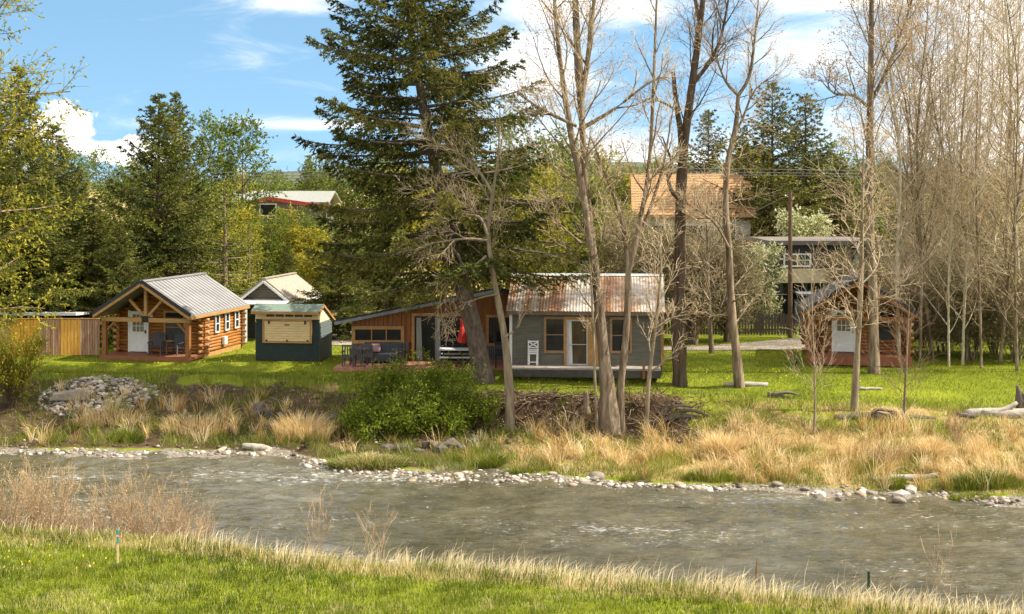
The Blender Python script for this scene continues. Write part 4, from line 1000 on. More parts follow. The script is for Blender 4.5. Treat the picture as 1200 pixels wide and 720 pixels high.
def conifer(name, label, trunk, c, seed, bark, needle, group=None, cones=None):
    """trunk: (points, radii); c: z-profile of branch reach and droop"""
    rng = random.Random(seed); rs = np.random.RandomState(seed)
    base = trunk[0][0].copy(); root = thing(name, label, 'tree', base, 0, group)
    T = VB(base); C = VB(base); K = VB(base)
    pts, rads = smooth_path(trunk[0], trunk[1], 4); T.tube(pts, rads, 10, .3)
    zz = np.array([p.z for p in pts]); xx = np.array([p.x for p in pts]); yy = np.array([p.y for p in pts]); rr_ = np.array(rads)
    H = zz[-1] - zz[0]; z = zz[0] + c['zb'] * H; ga = 0
    while z < zz[-1] - .15:
        t = (z - zz[0]) / H
        reach = np.interp(t, c['pt'], c['pr'])
        nb = c['nb'] if t < .9 else 4
        for b in range(nb):
            ga += 2.399 + rng.uniform(-.5, .5)
            if rng.random() < c.get('skip', .05): continue
            L = reach * rng.choice([rng.uniform(.82, 1.15), rng.uniform(.5, .95)]) + .08
            zb = z + rng.uniform(-.15, .15)
            px, py = np.interp(zb, zz, xx), np.interp(zb, zz, yy); r0 = np.interp(zb, zz, rr_)
            el = np.interp(t, [0, .45, .8, 1], c['el']) + rng.gauss(0, .08); droop = c['droop'] * (1.2 - t)
            n = max(5, int(L / .5)); S = np.linspace(0, 1, n + 1)
            hx_, hy_ = math.cos(ga), math.sin(ga)
            rad = L * S * (1 - .06 * S); up = L * (math.sin(el) * S - droop * S ** 1.8 + c['tip'] * S ** 3.5)
            bend = rng.gauss(0, .10) * L * S ** 2
            P = np.stack([px + rad * hx_ - bend * hy_, py + rad * hy_ + bend * hx_, zb + up], 1)
            rb = max(.012, min(r0 * .5, .014 * L + .01))
            T.tube([tuple(q) for q in P], list(np.linspace(rb, .006, n + 1)), 4, .3)
            # side twigs in a flat, drooping spray
            sp = c['sp']; ns = max(3, int(L / sp)); ts = np.clip((np.arange(ns) + rs.rand(ns)) / ns * (1 - c['bare']) + c['bare'], 0, 1)
            fi = ts * n; i0 = np.minimum(fi.astype(int), n - 1); f = (fi - i0)[:, None]
            B = P[i0] * (1 - f) + P[i0 + 1] * f; D = P[i0 + 1] - P[i0]; D /= np.linalg.norm(D, axis=1, keepdims=True)
            side = np.where(np.arange(ns) % 2 == 0, 1., -1.)[:, None]
            Lat = np.cross(D, np.array([0, 0, 1.])); Lat /= np.linalg.norm(Lat, axis=1, keepdims=True) + 1e-6
            tw = np.minimum(c['tw'], .42 * L * (1 - ts) + .22) * rs.uniform(.6, 1.2, ns)
            TD = D * .75 + Lat * side * .75 + np.array([0, 0, -1.]) * rs.uniform(c['hang'] * .3, c['hang'], ns)[:, None] + rs.normal(0, .12, (ns, 3))
            TD /= np.linalg.norm(TD, axis=1, keepdims=True)
            m = c['m']; u = rs.rand(ns, m)
            Q = B[:, None, :] + TD[:, None, :] * (tw[:, None] * u)[..., None]; Q = Q - np.array([0, 0, 1.]) * (u ** 2 * tw[:, None] * .18)[..., None]
            ND = TD[:, None, :] * .9 + rs.normal(0, .45, (ns, m, 3)) + np.array([0, 0, c.get('nup', .0)])
            clump = np.clip(rng.uniform(.08, .78) + rs.normal(0, .12, ns), 0, 1)[:, None]
            V = np.clip(clump + rs.normal(0, .16, (ns, m)) + u * .14, 0, 1)
            k = ns * m
            C.leaves(Q.reshape(k, 3), ND.reshape(k, 3), rs.uniform(.6, 1.25, k) * c['nl'], rs.uniform(.7, 1.2, k) * c['nw'], V.reshape(k), seed)
            if cones and t > cones[0]:
                kk = int(rng.uniform(0, cones[1]) * L)
                if kk:
                    j = rs.randint(int(ns * .4), ns, kk); Qc = B[j] + TD[j] * (tw[j] * rs.rand(kk))[:, None]
                    K.leaves(Qc, np.tile([0, 0, -1.], (kk, 1)) + rs.normal(0, .3, (kk, 3)), rs.uniform(.10, .2, kk), .07, rs.rand(kk), seed)
        z += c['dz'] * rng.uniform(.7, 1.3)
    # leader
    top = np.array(pts[-1]); n = 40; u = rs.rand(n)
    C.leaves(top - np.array([0, 0, 1.]) * (u * .9)[:, None], rs.normal(0, .6, (n, 3)) + np.array([0, 0, .6]), .2, c['nw'], rs.uniform(.3, .8, n), seed)
    T.build('trunk', bark, root); C.build('crown', needle, root, smooth=False)
    if cones: tag(K.build('cones', cone_m, root, smooth=False), kind='stuff')
    return root
def dup(root, loc, rz, s, label, group=None):
    c = copy_tree(root); c.location = loc; c.rotation_euler = (0, 0, rz)
    c.scale = s if hasattr(s, '__len__') else (s, s, s)
    c['label'] = label
    if group: c['group'] = group
    elif 'group' in c: del c['group']
    return c

# ================================================================== conifers
d = 55.3
trunk = [GP(568, d) - Vector((0, 0, .3))] + path_of([(563, 425), (556, 390), (541, 331), (529, 283), (503, 160), (490, 90), (481, 28), (478, -60), (477, -150), (478, -215)], d)
trad = [wr(32, d), wr(23, d), wr(21, d), wr(20, d), wr(18, d), wr(12, d), wr(9, d), wr(8, d), wr(6, d), wr(3.5, d), .02]
spruce = conifer('spruce', 'giant dark spruce with a leaning trunk in front of the cedar house', (trunk, trad),
    dict(zb=.205, pt=[0, .17, .25, .33, .45, .55, .68, .85, 1], pr=[6.4, 6.4, 6.6, 6.2, 5.5, 5.0, 4.0, 2.2, .3], nb=4, dz=.30, el=[-.05, .10, .35, .8], droop=.26, tip=.20, sp=.13, bare=.14, tw=1.05, hang=.7, m=27, nl=.19, nw=.064, skip=.12), 11, bark_spruce, nd_spruce, cones=(.5, 5))
SPA = dict(zb=.05, pt=[0, .1, .3, .6, .85, 1], pr=[5.9, 6.0, 4.8, 2.6, 1.0, .06], nb=5, dz=.31, el=[-.1, .15, .5, 1.15], droop=.18, tip=.18, sp=.15, bare=.06, tw=.9, hang=.5, m=24, nl=.19, nw=.058)
def spr(px, d, top, label, c, seed, mat, lean=0, rb=.28):
    b = Vector((PX(px, d), d, 0)); zt = PZ(top, d)
    return conifer('spruce', label, ([b, b + Vector((lean * .3, 0, zt * .4)), b + Vector((lean, 0, zt))], [rb, rb * .6, .02]), c, seed, bark_dark, mat)
s1 = spr(186, 74, 110, 'broad green spruce with pointed top standing behind the honey coloured log cabin', SPA, 21, nd_left)
s2 = spr(905, 96, 97, 'dark spruce with bushy top directly above the utility pole', cfg(SPA, pr=[5.4, 5.6, 5.0, 3.4, 1.7, .2], dz=.42, nl=.24, nw=.08, sp=.22, m=18), 22, nd_spruce)
Hs1 = PZ(110, 74)
def dsp(px, d, top, label, rz=1, src=s1, h=Hs1, wx=1.0, group=None):
    s = PZ(top, d) / h; return dup(src, (PX(px, d), d, 0), rz, (s * wx, s * wx, s), label, group)
dsp(206, 80, 108, 'narrower dark spruce peeping up behind the broad green spruce', 2.1, wx=.75)
dsp(22, 70, 78, 'tall dark spruce at the left edge behind the yellow-green overhanging branches', 3.0, wx=.85)
dsp(62, 76, 146, 'mid height dark spruce between the left-edge spruce and the broad green one', 4.2, wx=1.0)
dsp(110, 70, 232, 'low bushy spruce behind the striped fence and cabin roof', 5.2, wx=1.55)
dsp(-25, 66, 60, 'dark spruce partly cut by the left picture edge', .4, wx=1.0)
dsp(40, 67, 250, 'small dense spruce right behind the pale shed roof', 5.9, wx=1.5)
dsp(362, 118, 182, 'small distant spruce just left of the giant spruce', 2.6, wx=.75)
dsp(337, 82, 284, 'young spruce between the shed and the giant spruce', 1.9, wx=.9)
Hs2 = PZ(97, 96)
dsp(944, 99, 112, 'dark spruce to the right of the utility pole, beside its bushier twin', 2.2, s2, Hs2)
dsp(870, 104, 150, 'dark spruce hidden behind the tan roof end', 3.9, s2, Hs2, wx=.8)
dsp(985, 98, 185, 'lower dark spruce behind the right-hand cabin', 1.2, s2, Hs2, wx=.8)
dsp(830, 112, 130, 'rounded pine top rising above the tan roof', 5.0, s2, Hs2, wx=.85)
dsp(728, 112, 198, 'small dark spruce at the left end of the tan roof', 4.4, s2, Hs2, wx=.55)
dsp(88, 84, 195, 'dark spruce filling the gap behind the mid height spruce', 2.9, wx=1.1)
dsp(140, 68, 262, 'small bushy spruce rising just behind the cabin ridge', 1.1, wx=1.3)
dsp(398, 70, 268, 'bushy spruce behind the kiosk, touching the giant spruce', .7, wx=1.3)
dsp(455, 76, 240, 'dark spruce behind the giant spruce, above the cedar house roof', 3.3, wx=1.2)
# fresh larch
def larch():
    d = 72; b = Vector((PX(262, d), d, 0)); zt = PZ(212, d)
    return conifer('larch', 'yellow-green larch behind the gabled shed', ([b, b + Vector((.1, 0, zt * .5)), b + Vector((0, 0, zt))], [.2, .12, .02]),
        dict(zb=.05, pt=[0, .15, .5, .8, 1], pr=[2.6, 2.7, 1.9, 1.0, .2], nb=4, dz=.3, el=[0, .1, .4, .8], droop=.12, tip=.12, sp=.18, bare=.1, tw=.7, hang=.5, m=5, nl=.18, nw=.085), 31, bark_grey, nd_larch)
lch = larch(); HL = PZ(212, 72)
dsp(292, 84, 262, 'low yellow-green larch next to the young spruce', 2.0, lch, HL, wx=1.1)
dsp(232, 78, 262, 'yellow-green larch just above the cabin roof ridge', 4.0, lch, HL, wx=1.2)

# ================================================================== leafy trees of spring
LEAFY = dict(n=[16, 8, 6], t0=[.22, .15, .1], ang=[.8, .8, .8], L=[4.0, 1.8, .8], fall=[.5, .4, .3], r=[.06, .022, .010], rmin=.008, seg=[5, 4, 3], wob=.12, up=[.06, .04, .02], bud=(5, .16), bv=(0, 1), tv=.3)
def leafy(label, px, d, top, c, seed, leafm, bark=bark_grey, lean=0, n_tr=1, name='leafy_tree', group=None, cat='tree', rb=.16, zb=None):
    rng = random.Random(seed * 3 + 1); b = Vector((PX(px, d), d, tz1(PX(px, d), d) if zb is None else zb)); H = PZ(top, d) - b.z; tr = []
    for k in range(n_tr):
        a = 6.28 * k / n_tr + rng.random(); sp = 0 if n_tr == 1 else H * .16
        e = Vector((lean + math.cos(a) * sp, math.sin(a) * sp, H * (1 if k == 0 else rng.uniform(.75, .95))))
        o = b + (Vector((math.cos(a), math.sin(a), 0)) * .12 if n_tr > 1 else Vector((0, 0, 0)))
        tr.append(([o, o + e * .35 + Vector((rng.gauss(0, .12), rng.gauss(0, .12), 0)), o + e * .7 + Vector((rng.gauss(0, .15), rng.gauss(0, .15), 0)), o + e], [rb, rb * .75, rb * .4, .012]))
    return grow_tree(name, label, cat, tr, c, bark, leafm, seed, group, base=b)
farL = cfg(LEAFY, bud=(6, .26), rmin=.014, L=[3.4, 1.8, .9])
t1 = leafy('airy pale green tree in the gap right of the broad spruce, trunk to the left', 246, 96, 165, farL, 41, lf_grn)
t2 = leafy('airy pale green tree standing above the red trimmed house', 284, 98, 163, farL, 42, lf_grn)
bushL = cfg(LEAFY, n=[14, 8, 6], L=[2.6, 1.4, .7], bud=(7, .20), t0=[.06, .1, .1])
g1 = leafy('yellow-green leafy tree behind the grey cottage roof, left half', 622, 74, 225, bushL, 43, lf_yel, n_tr=3)
g2 = leafy('spring green leafy tree behind the grey cottage roof near the cottonwood', 672, 78, 215, bushL, 44, lf_grn, n_tr=3)
def cp(src, hpx, px, d, top, rz, label, wx=1.0, group=None, z=0):
    s = (PZ(top, d) - z) / hpx; return dup(src, (PX(px, d), d, z), rz, (s * wx, s * wx, s), label, group)
h1, h2 = PZ(225, 74), PZ(215, 78)
cp(g1, h1, 560, 80, 258, 1.3, 'yellow-green leafy tree seen through the lower boughs of the giant spruce')
cp(g2, h2, 640, 92, 165, 2.2, 'taller pale olive tree rising behind the bare cottonwood, left of its trunks', 1.05)
cp(g1, h1, 705, 82, 238, 3.1, 'yellow-green leafy tree behind the bare cottonwood trunks', 1.1)
cp(g2, h2, 600, 96, 200, 4.0, 'olive green tree filling the gap right of the giant spruce')
cp(g1, h1, 515, 90, 250, 5.0, 'spring green tree glimpsed behind the giant spruce trunk', 1.2)
cp(g2, h2, 310, 98, 262, 2.6, 'leafy tree below the red eaves', 1.2)
cp(g1, h1, 380, 84, 292, .6, 'low leafy tree behind the kiosk and under the giant spruce', 1.5)
cp(g2, h2, 440, 88, 290, 1.6, 'low leafy tree behind the cedar house roof', 1.6)
cp(g2, h2, 165, 86, 300, 1.1, 'leafy tree in the dark gap behind the log cabin roof', 1.6)
cp(t1, PZ(165, 96), 372, 112, 205, 2.0, 'sparse pale tree between the red trimmed house and the giant spruce', .8)
cp(g1, h1, 345, 95, 262, 3.6, 'yellow-green leafy tree in front of the red trimmed house wall', 1.3)
cp(g2, h2, 305, 92, 262, 5.2, 'spring green leafy tree in front of the left end of the red eaves', 1.2)
cp(g1, h1, 268, 86, 262, .2, 'yellow-green leafy tree between the broad spruce and the red trimmed house', 1.2)
cp(g2, h2, 366, 97, 260, 1.2, 'spring green leafy tree in front of the right end of the red eaves', 1.1)
bl = leafy('white blossoming tree beside the utility pole', 888, 73.5, 296, cfg(bushL, bud=(7, .13), L=[1.3, .8, .4]), 45, lf_blos, n_tr=3, name='blossom_tree')
cp(bl, PZ(296, 73.5), 940, 90, 258, 2.0, 'pale blossoming tree right behind the flat roof of the dark house', 1.0)
olive = cfg(LEAFY, n=[16, 9, 7], L=[2.4, 1.2, .6], bud=(2, .13), t0=[.05, .1, .1], tv=.8)
ob = leafy('brownish budding thicket bush behind the tall dark broken trunk', 812, 67.5, 280, olive, 46, lf_olive, n_tr=4, name='budding_bush', cat='bush')
hb = PZ(268, 67.5)
cp(ob, hb, 852, 68.5, 285, 2.1, 'brownish budding bush left of the white blossoming tree')
cp(ob, hb, 770, 69, 275, 3.3, 'brownish budding bush behind the right end of the rusty roof')
cp(ob, hb, 735, 73, 255, 4.3, 'brownish budding bush behind the rusty roof, under the tan roof')
cp(ob, hb, 985, 74, 300, .8, 'brownish budding bush between the dark house and the right-hand cabin', .8)

# overhanging yellow-green tree at the left edge
d = 50.5
b = Vector((PX(-78, d), d, -.5))
OV = cfg(LEAFY, n=[34, 9, 7], L=[5.1, 2.0, .9], fall=[.35, .4, .3], r=[.07, .022, .010], bud=(7, .15), up=[.02, .0, -.02], t0=[.22, .25, .1], ang=[1.05, .7, .7])
grow_tree('overhanging_tree', 'yellow-green tree at the left edge, trunk out of view and budding boughs reaching in', 'tree',
    [([b, b + Vector((.3, 0, 5)), b + Vector((.8, 0, 11)), b + Vector((1.2, 0, 18))], [.35, .28, .18, .03])], OV, bark_grey, lf_yel, 51)

# ================================================================== bare cottonwoods
d = 51.2
bz = GP(714, d)
A = [([bz - Vector((0, 0, .3)), *path_of([(713, 470), (709, 430), (705, 390), (697, 310), (689, 240), (683, 160), (678, 80), (674, 0), (671, -90), (668, -170)], d)],
      [wr(31, d), wr(21, d), wr(14.5, d), wr(12.5, d), wr(9.5, d), wr(8, d), wr(7, d), wr(9, d), wr(7, d), wr(4, d), .02], cfg(BARE, n=[32, 8, 6], t0=[.38, .2, .1], L=[4.2, 1.8, .8], bud=(2, .085))),
     (path_of([(693, 300), (684, 230), (668, 150), (655, 60), (648, -30), (645, -110)], d - .3), [wr(9, d), wr(8, d), wr(7, d), wr(5, d), wr(4, d), .02], cfg(BARE, n=[20, 8, 6], t0=[.2, .2, .1], L=[3.4, 1.6, .75], bud=(2, .085))),
     (path_of([(680, 130), (690, 60), (697, -10), (702, -90)], d), [wr(7, d), wr(6, d), wr(4, d), .02], cfg(BARE, n=[14, 7, 6], L=[3, 1.5, .7])),
     (path_of([(683, 150), (720, 128), (752, 103), (772, 92), (783, 91)], d + .4), [wr(5, d), wr(4, d), wr(3, d), wr(2, d), .02], cfg(BARE, n=[7, 5, 4], L=[1.5, .8, .5])),
     (path_of([(676, 148), (650, 136), (625, 122), (602, 106)], d - .6), [wr(4.5, d), wr(4, d), wr(3, d), .015], cfg(BARE, n=[8, 5, 5], L=[1.6, .9, .5])),
     (path_of([(681, 285), (655, 262), (640, 240)], d - .8), [wr(3, d), wr(2.2, d), .01], cfg(BARE, n=[6, 4, 4], L=[1.2, .7, .4]))]
grow_tree('cottonwood', 'tall bare cottonwood with thick grey trunk on the eroded bank before the grey cottage', 'tree', A, BARE, bark_grey, tw_tan, 61, sides=10)
d = 51.4
bz = GP(728, d)
grow_tree('cottonwood', 'second slimmer bare trunk leaning right beside the thick cottonwood', 'tree',
    [([bz - Vector((0, 0, .3)), *path_of([(727, 460), (733, 400), (736, 340), (735, 300), (726, 250), (708, 200), (692, 160)], d)], [wr(12, d), wr(10, d), wr(8.5, d), wr(7.5, d), wr(6.5, d), wr(5, d), wr(3.5, d), .02], cfg(BARE, n=[10, 6, 5], t0=[.45, .2, .1], L=[1.8, 1.0, .5])),
     (path_of([(736, 320), (748, 270), (760, 200), (765, 120), (768, 40), (772, -60)], d), [wr(8, d), wr(7, d), wr(5, d), wr(4, d), wr(3, d), .02], cfg(BARE, n=[20, 7, 6], t0=[.2, .2, .1], L=[2.6, 1.2, .6])),
     (path_of([(745, 290), (765, 235), (778, 190), (790, 120)], d + .3), [wr(5, d), wr(4, d), wr(3, d), .015], cfg(BARE, n=[8, 6, 5], L=[1.6, .8, .4]))], BARE, bark_grey, tw_tan, 62)
# slender one before the giant spruce
d = 51.6
bz = GP(598, d)
grow_tree('bare_tree', 'slender bare tree with spreading twiggy limbs in front of the cedar house corner', 'tree',
    [([bz - Vector((0, 0, .2)), *path_of([(597, 460), (592, 400), (582, 345), (576, 310), (572, 270), (577, 230), (584, 180), (586, 120)], d)], [wr(13, d), wr(11, d), wr(8.5, d), wr(7, d), wr(6, d), wr(5, d), wr(4, d), wr(2.5, d), .012], cfg(BARE, n=[10, 6, 5], t0=[.5, .2, .1], L=[2.4, 1.2, .6], up=[.03, .02, 0])),
     (path_of([(578, 228), (564, 205), (545, 185), (520, 172), (492, 160)], d - .4), [wr(4, d), wr(3.4, d), wr(2.6, d), wr(2, d), .01], cfg(BARE, n=[10, 6, 5], L=[1.5, .8, .4])),
     (path_of([(571, 275), (562, 255), (540, 250), (520, 232), (497, 222)], d - .6), [wr(4, d), wr(3.4, d), wr(2.6, d), wr(2, d), .01], cfg(BARE, n=[12, 6, 5], L=[1.5, .8, .4])),
     (path_of([(571, 282), (545, 280), (515, 284), (492, 288)], d - .8), [wr(3.4, d), wr(2.6, d), wr(2, d), .01], cfg(BARE, n=[10, 6, 5], L=[1.3, .7, .4], up=[-.05, -.03, 0])),
     (path_of([(570, 300), (548, 318), (528, 328), (516, 350), (520, 378)], d - .8), [wr(3, d), wr(2.4, d), wr(2, d), wr(1.5, d), .01], cfg(BARE, n=[9, 5, 4], L=[1.2, .7, .4], up=[-.1, -.06, 0])),
     (path_of([(583, 345), (560, 350), (538, 362), (528, 372), (520, 392)], d - .5), [wr(2.6, d), wr(2.2, d), wr(1.6, d), wr(1.4, d), .01], cfg(BARE, n=[7, 4, 3], L=[1.0, .5, .3], up=[-.08, -.05, 0])),
     (path_of([(592, 395), (606, 385), (612, 372), (622, 360)], d - .5), [wr(2.6, d), wr(2.2, d), wr(1.6, d), .01], cfg(BARE, n=[5, 4, 3], L=[.9, .5, .3]))], BARE, bark_pale, cfg and tw_tan, 63)
# dark trunk with the broken top
d = 54.6
bz = GP(797, d)
grow_tree('broken_top_tree', 'tall tree with dark rough trunk and snapped side stem, right of the grey cottage', 'tree',
    [([bz - Vector((0, 0, .2)), *path_of([(796, 420), (796, 360), (797, 290), (798, 220), (803, 160), (811, 100), (819, 40), (826, -20), (834, -100), (838, -160)], d)], [wr(20, d), wr(17, d), wr(15, d), wr(14, d), wr(13, d), wr(10, d), wr(9, d), wr(8, d), wr(6, d), wr(4, d), .02], cfg(BARE, n=[22, 7, 6], t0=[.46, .2, .1], L=[3.2, 1.4, .65])),
     (path_of([(799, 175), (797, 150), (792, 120), (789, 84)], d), [wr(8, d), wr(7.5, d), wr(6, d), wr(4, d)], 'none'),
     (path_of([(812, 98), (828, 78), (842, 52), (850, 20), (860, -40)], d), [wr(6, d), wr(5, d), wr(4, d), wr(3, d), .02], cfg(BARE, n=[14, 7, 6], L=[2.2, 1.0, .5])),
     (path_of([(820, 30), (812, -20), (806, -90)], d), [wr(5, d), wr(4, d), .02], cfg(BARE, n=[10, 6, 5], L=[2.2, 1.0, .5])),
     (path_of([(797, 235), (786, 222), (783, 205), (787, 190), (783, 178), (776, 160)], d - .4), [wr(6, d), wr(5.5, d), wr(4.5, d), wr(4, d), wr(3, d), .02], cfg(BARE, n=[7, 4, 4], L=[1.2, .6, .4])),
     (path_of([(790, 128), (776, 120), (762, 116), (750, 122)], d - .3), [wr(3, d), wr(2.5, d), wr(2, d), .01], cfg(BARE, n=[6, 4, 4], L=[1.0, .6, .4]))], BARE, bark_dark, tw_brown, 64)
d = 54.2
bz = GP(867, d)
grow_tree('bare_tree', 'bare tree with curved grey trunk on the lawn left of the utility pole', 'tree',
    [([bz - Vector((0, 0, .2)), *path_of([(863, 415), (859, 380), (856, 340), (854, 290), (850, 240), (853, 190), (862, 150), (865, 112)], d)], [wr(14, d), wr(11, d), wr(10, d), wr(9, d), wr(8.5, d), wr(8, d), wr(7, d), wr(6, d), wr(4.5, d)], cfg(BARE, n=[18, 6, 5], t0=[.22, .15, .1], L=[2.6, 1.3, .6], up=[.0, -.01, 0], ang=[1.15, .8, .7])),
     (path_of([(865, 112), (878, 90), (884, 50), (888, 10), (893, -50)], d), [wr(4.5, d), wr(4, d), wr(3, d), wr(2, d), .01], cfg(BARE, n=[13, 6, 5], L=[1.9, .9, .45])),
     (path_of([(865, 112), (850, 95), (838, 65), (825, 40)], d), [wr(4, d), wr(3, d), wr(2, d), .01], cfg(BARE, n=[9, 6, 5], L=[1.6, .8, .45])),
     (path_of([(856, 165), (870, 140), (885, 105), (915, 85)], d + .3), [wr(3.6, d), wr(3, d), wr(2, d), .01], cfg(BARE, n=[9, 6, 5], L=[1.6, .8, .45])),
     (path_of([(854, 290), (838, 262), (820, 248), (800, 236)], d - .3), [wr(3.4, d), wr(3, d), wr(2, d), .01], cfg(BARE, n=[9, 6, 5], L=[1.4, .7, .4]))], BARE, bark_grey, tw_tan, 65)
d = 63.5
grow_tree('bare_tree', 'thin pale bare tree growing beside the gravel drive', 'tree',
    [([GP(834, d), *path_of([(832, 380), (830, 330), (829, 280), (826, 230)], d)], [wr(7, d), wr(5, d), wr(4, d), wr(3, d), .01], cfg(BARE, n=[22, 7, 6], L=[2.6, 1.2, .6], ang=[1.0, .8, .7]))], BARE, bark_grey, tw_tan, 66)
# saplings near the bank
d = 50.6
grow_tree('sapling', 'thin pale forked sapling on the bank right of the thick cottonwood', 'tree',
    [([GP(757, d), *path_of([(760, 450), (766, 400), (772, 350), (775, 300), (770, 250)], d)], [wr(6, d), wr(5, d), wr(4.4, d), wr(3.6, d), wr(2.6, d), .01], cfg(BARE, n=[12, 6, 5], L=[2.0, 1.0, .5])),
     (path_of([(768, 385), (790, 372), (815, 368)], d - .2), [wr(2.6, d), wr(2, d), .01], cfg(BARE, n=[7, 5, 4], L=[1.0, .5, .3]))], BARE, bark_pale, tw_tan, 67)
d = 50.9
grow_tree('sapling', 'very thin straight sapling just left of the thick cottonwood', 'tree',
    [([GP(700, d), *path_of([(697, 440), (695, 380), (692, 320), (686, 240)], d)], [wr(4.5, d), wr(3.6, d), wr(3.2, d), wr(2.6, d), .01], cfg(BARE, n=[14, 5, 5], L=[1.4, .7, .4], t0=[.35, .2, .1]))], BARE, bark_pale, tw_tan, 68)
d = 49.2
grow_tree('sapling', 'bare brown sapling with upswept twigs in the dry grass below the right-hand cabin', 'tree',
    [([GP(1059, d), *path_of([(1060, 470), (1062, 430), (1064, 390), (1066, 345)], d)], [wr(3.6, d), wr(3, d), wr(2.4, d), wr(1.6, d), .008], cfg(BARE, n=[22, 5, 3], L=[2.3, 1.0, .5], t0=[.12, .2, .1], fall=[.6, .4, .3], ang=[.85, .55, .5], r=[.016, .009, .006], rmin=.005, bud=(1, .04)))], BARE, bark_grey, tw_brown, 69)
d = 48.6
grow_tree('sapling', 'bare pale sapling in the dry grass below the bollard lamp', 'tree',
    [([GP(954, d), *path_of([(955, 465), (954, 420), (952, 370), (950, 310)], d)], [wr(3.2, d), wr(2.6, d), wr(2, d), wr(1.5, d), .008], cfg(BARE, n=[18, 5, 3], L=[2.2, 1.0, .5], t0=[.15, .2, .1], fall=[.6, .4, .3], ang=[.8, .55, .5], r=[.014, .008, .006], rmin=.005, bud=(1, .04)))], BARE, bark_pale, tw_tan, 70)
# by the right cabin
d = 50.6
grow_tree('bare_tree', 'slender pale bare tree standing in the grass before the right-hand cabin door', 'tree',
    [([GP(1001, d) - Vector((0, 0, .2)), *path_of([(1003, 440), (1006, 390), (1009, 330), (1010, 270), (1011, 220), (1012, 170)], d)], [wr(9, d), wr(7.5, d), wr(6.5, d), wr(5.5, d), wr(4.5, d), wr(3, d), .01], cfg(BARE, n=[28, 7, 5], t0=[.3, .15, .1], L=[2.8, 1.2, .6], bud=(1, .07), ang=[.95, .75, .7], up=[.05, .02, 0], tv=.6))], BARE, bark_pale, tw_tan, 71)
d = 56.3
BT = cfg(BARE, n=[26, 8, 6], t0=[.45, .2, .1], L=[4.4, 1.7, .8], bud=(3, .11), ang=[.62, .7, .7])
grow_tree('cottonwood', 'tall cottonwood with russet budding crown in front of the right-hand cabin', 'tree',
    [([GP(1024, d) - Vector((0, 0, .2)), *path_of([(1024, 400), (1023, 340), (1020, 280), (1019, 200), (1020, 120), (1021, 40), (1022, -40), (1024, -120)], d)], [wr(15, d), wr(12, d), wr(11, d), wr(10, d), wr(9, d), wr(8, d), wr(6, d), wr(4.5, d), .02], BT),
     (path_of([(1020, 128), (1000, 112), (978, 110), (960, 92)], d), [wr(4, d), wr(3, d), wr(2.4, d), .01], cfg(BARE, n=[9, 6, 5], L=[1.8, .9, .5], bud=(3, .1))),
     (path_of([(1020, 120), (1036, 90), (1052, 50), (1066, 10), (1078, -40)], d), [wr(5, d), wr(4.4, d), wr(3.4, d), wr(2.4, d), .01], cfg(BARE, n=[16, 7, 6], L=[2.4, 1.1, .5], bud=(3, .10)))], BARE, bark_grey, tw_tan, 72)

# ------------------------------------------------------------------ the thicket at the right
TH = 'bare trees of the riverside thicket'
thc = cfg(BARE, n=[30, 5, 4], t0=[.10, .15, .1], L=[3.8, 1.7, .9], fall=[.5, .4, .3], ang=[.70, .6, .6], up=[.07, .04, .02], r=[.030, .014, .009], rmin=.0075, tv=.6, bud=(1, .07), wob=.11)
THL = 'slender bare tree in the dense thicket right of the right-hand cabin'
prot = []
for i in range(5):
    rng = random.Random(100 + i); lean = rng.uniform(-.8, .8); H = 19
    b = Vector((0, 0, 0)); rb = rng.uniform(.055, .10)
    pts = [b, Vector((lean * .2, rng.gauss(0, .2), H * .25)), Vector((lean * .5 + rng.gauss(0, .2), 0, H * .5)), Vector((lean * .8 + rng.gauss(0, .2), rng.gauss(0, .3), H * .78)), Vector((lean * 1.4, 0, H))]
    tr = [(pts, [rb, rb * .85, rb * .65, rb * .4, .015])]
    if i % 2 == 0:
        q = pts[1].lerp(pts[2], .3); s_ = rng.choice([-1, 1])
        tr.append(([q, q + Vector((s_ * .7, .2, 2.2)), q + Vector((s_ * 1.5, .3, 6)), q + Vector((s_ * 2.0, .2, 11))], [rb * .55, rb * .5, rb * .35, .012], cfg(thc, n=[18, 7, 5], L=[2.6, 1.2, .6])))
    prot.append(grow_tree('thicket_tree', THL, 'tree', tr, thc, [bark_white, bark_grey, bark_pale, bark_white, bark_grey][i], tw_tan, 200 + i, TH))
spots = [(1044, 62), (1062, 66), (1078, 60.5), (1090, 70), (1100, 64), (1112, 58.5), (1122, 67), (1133, 61), (1146, 72), (1150, 58), (1163, 64), (1172, 59.5), (1186, 68), (1196, 61), (1206, 57.5), (1222, 65), (1105, 80), (1150, 79), (1054, 59), (1094, 61), (1128, 59), (1192, 57), (1072, 74), (1178, 76)]
for i, (px, d) in enumerate(spots):
    rng = random.Random(300 + i); x = PX(px, d); s = rng.uniform(.78, 1.12)
    if i < 5: o = prot[i]
    else: o = copy_tree(prot[i % 5])
    o.location = (x, d, tz1(x, d) - .05); o.rotation_euler = (R(rng.uniform(-4, 4)), R(rng.uniform(-7, 7)), rng.uniform(0, 6.28)); q_ = rng.uniform(.8, 1.35); o.scale = (s * q_, s * q_, s)
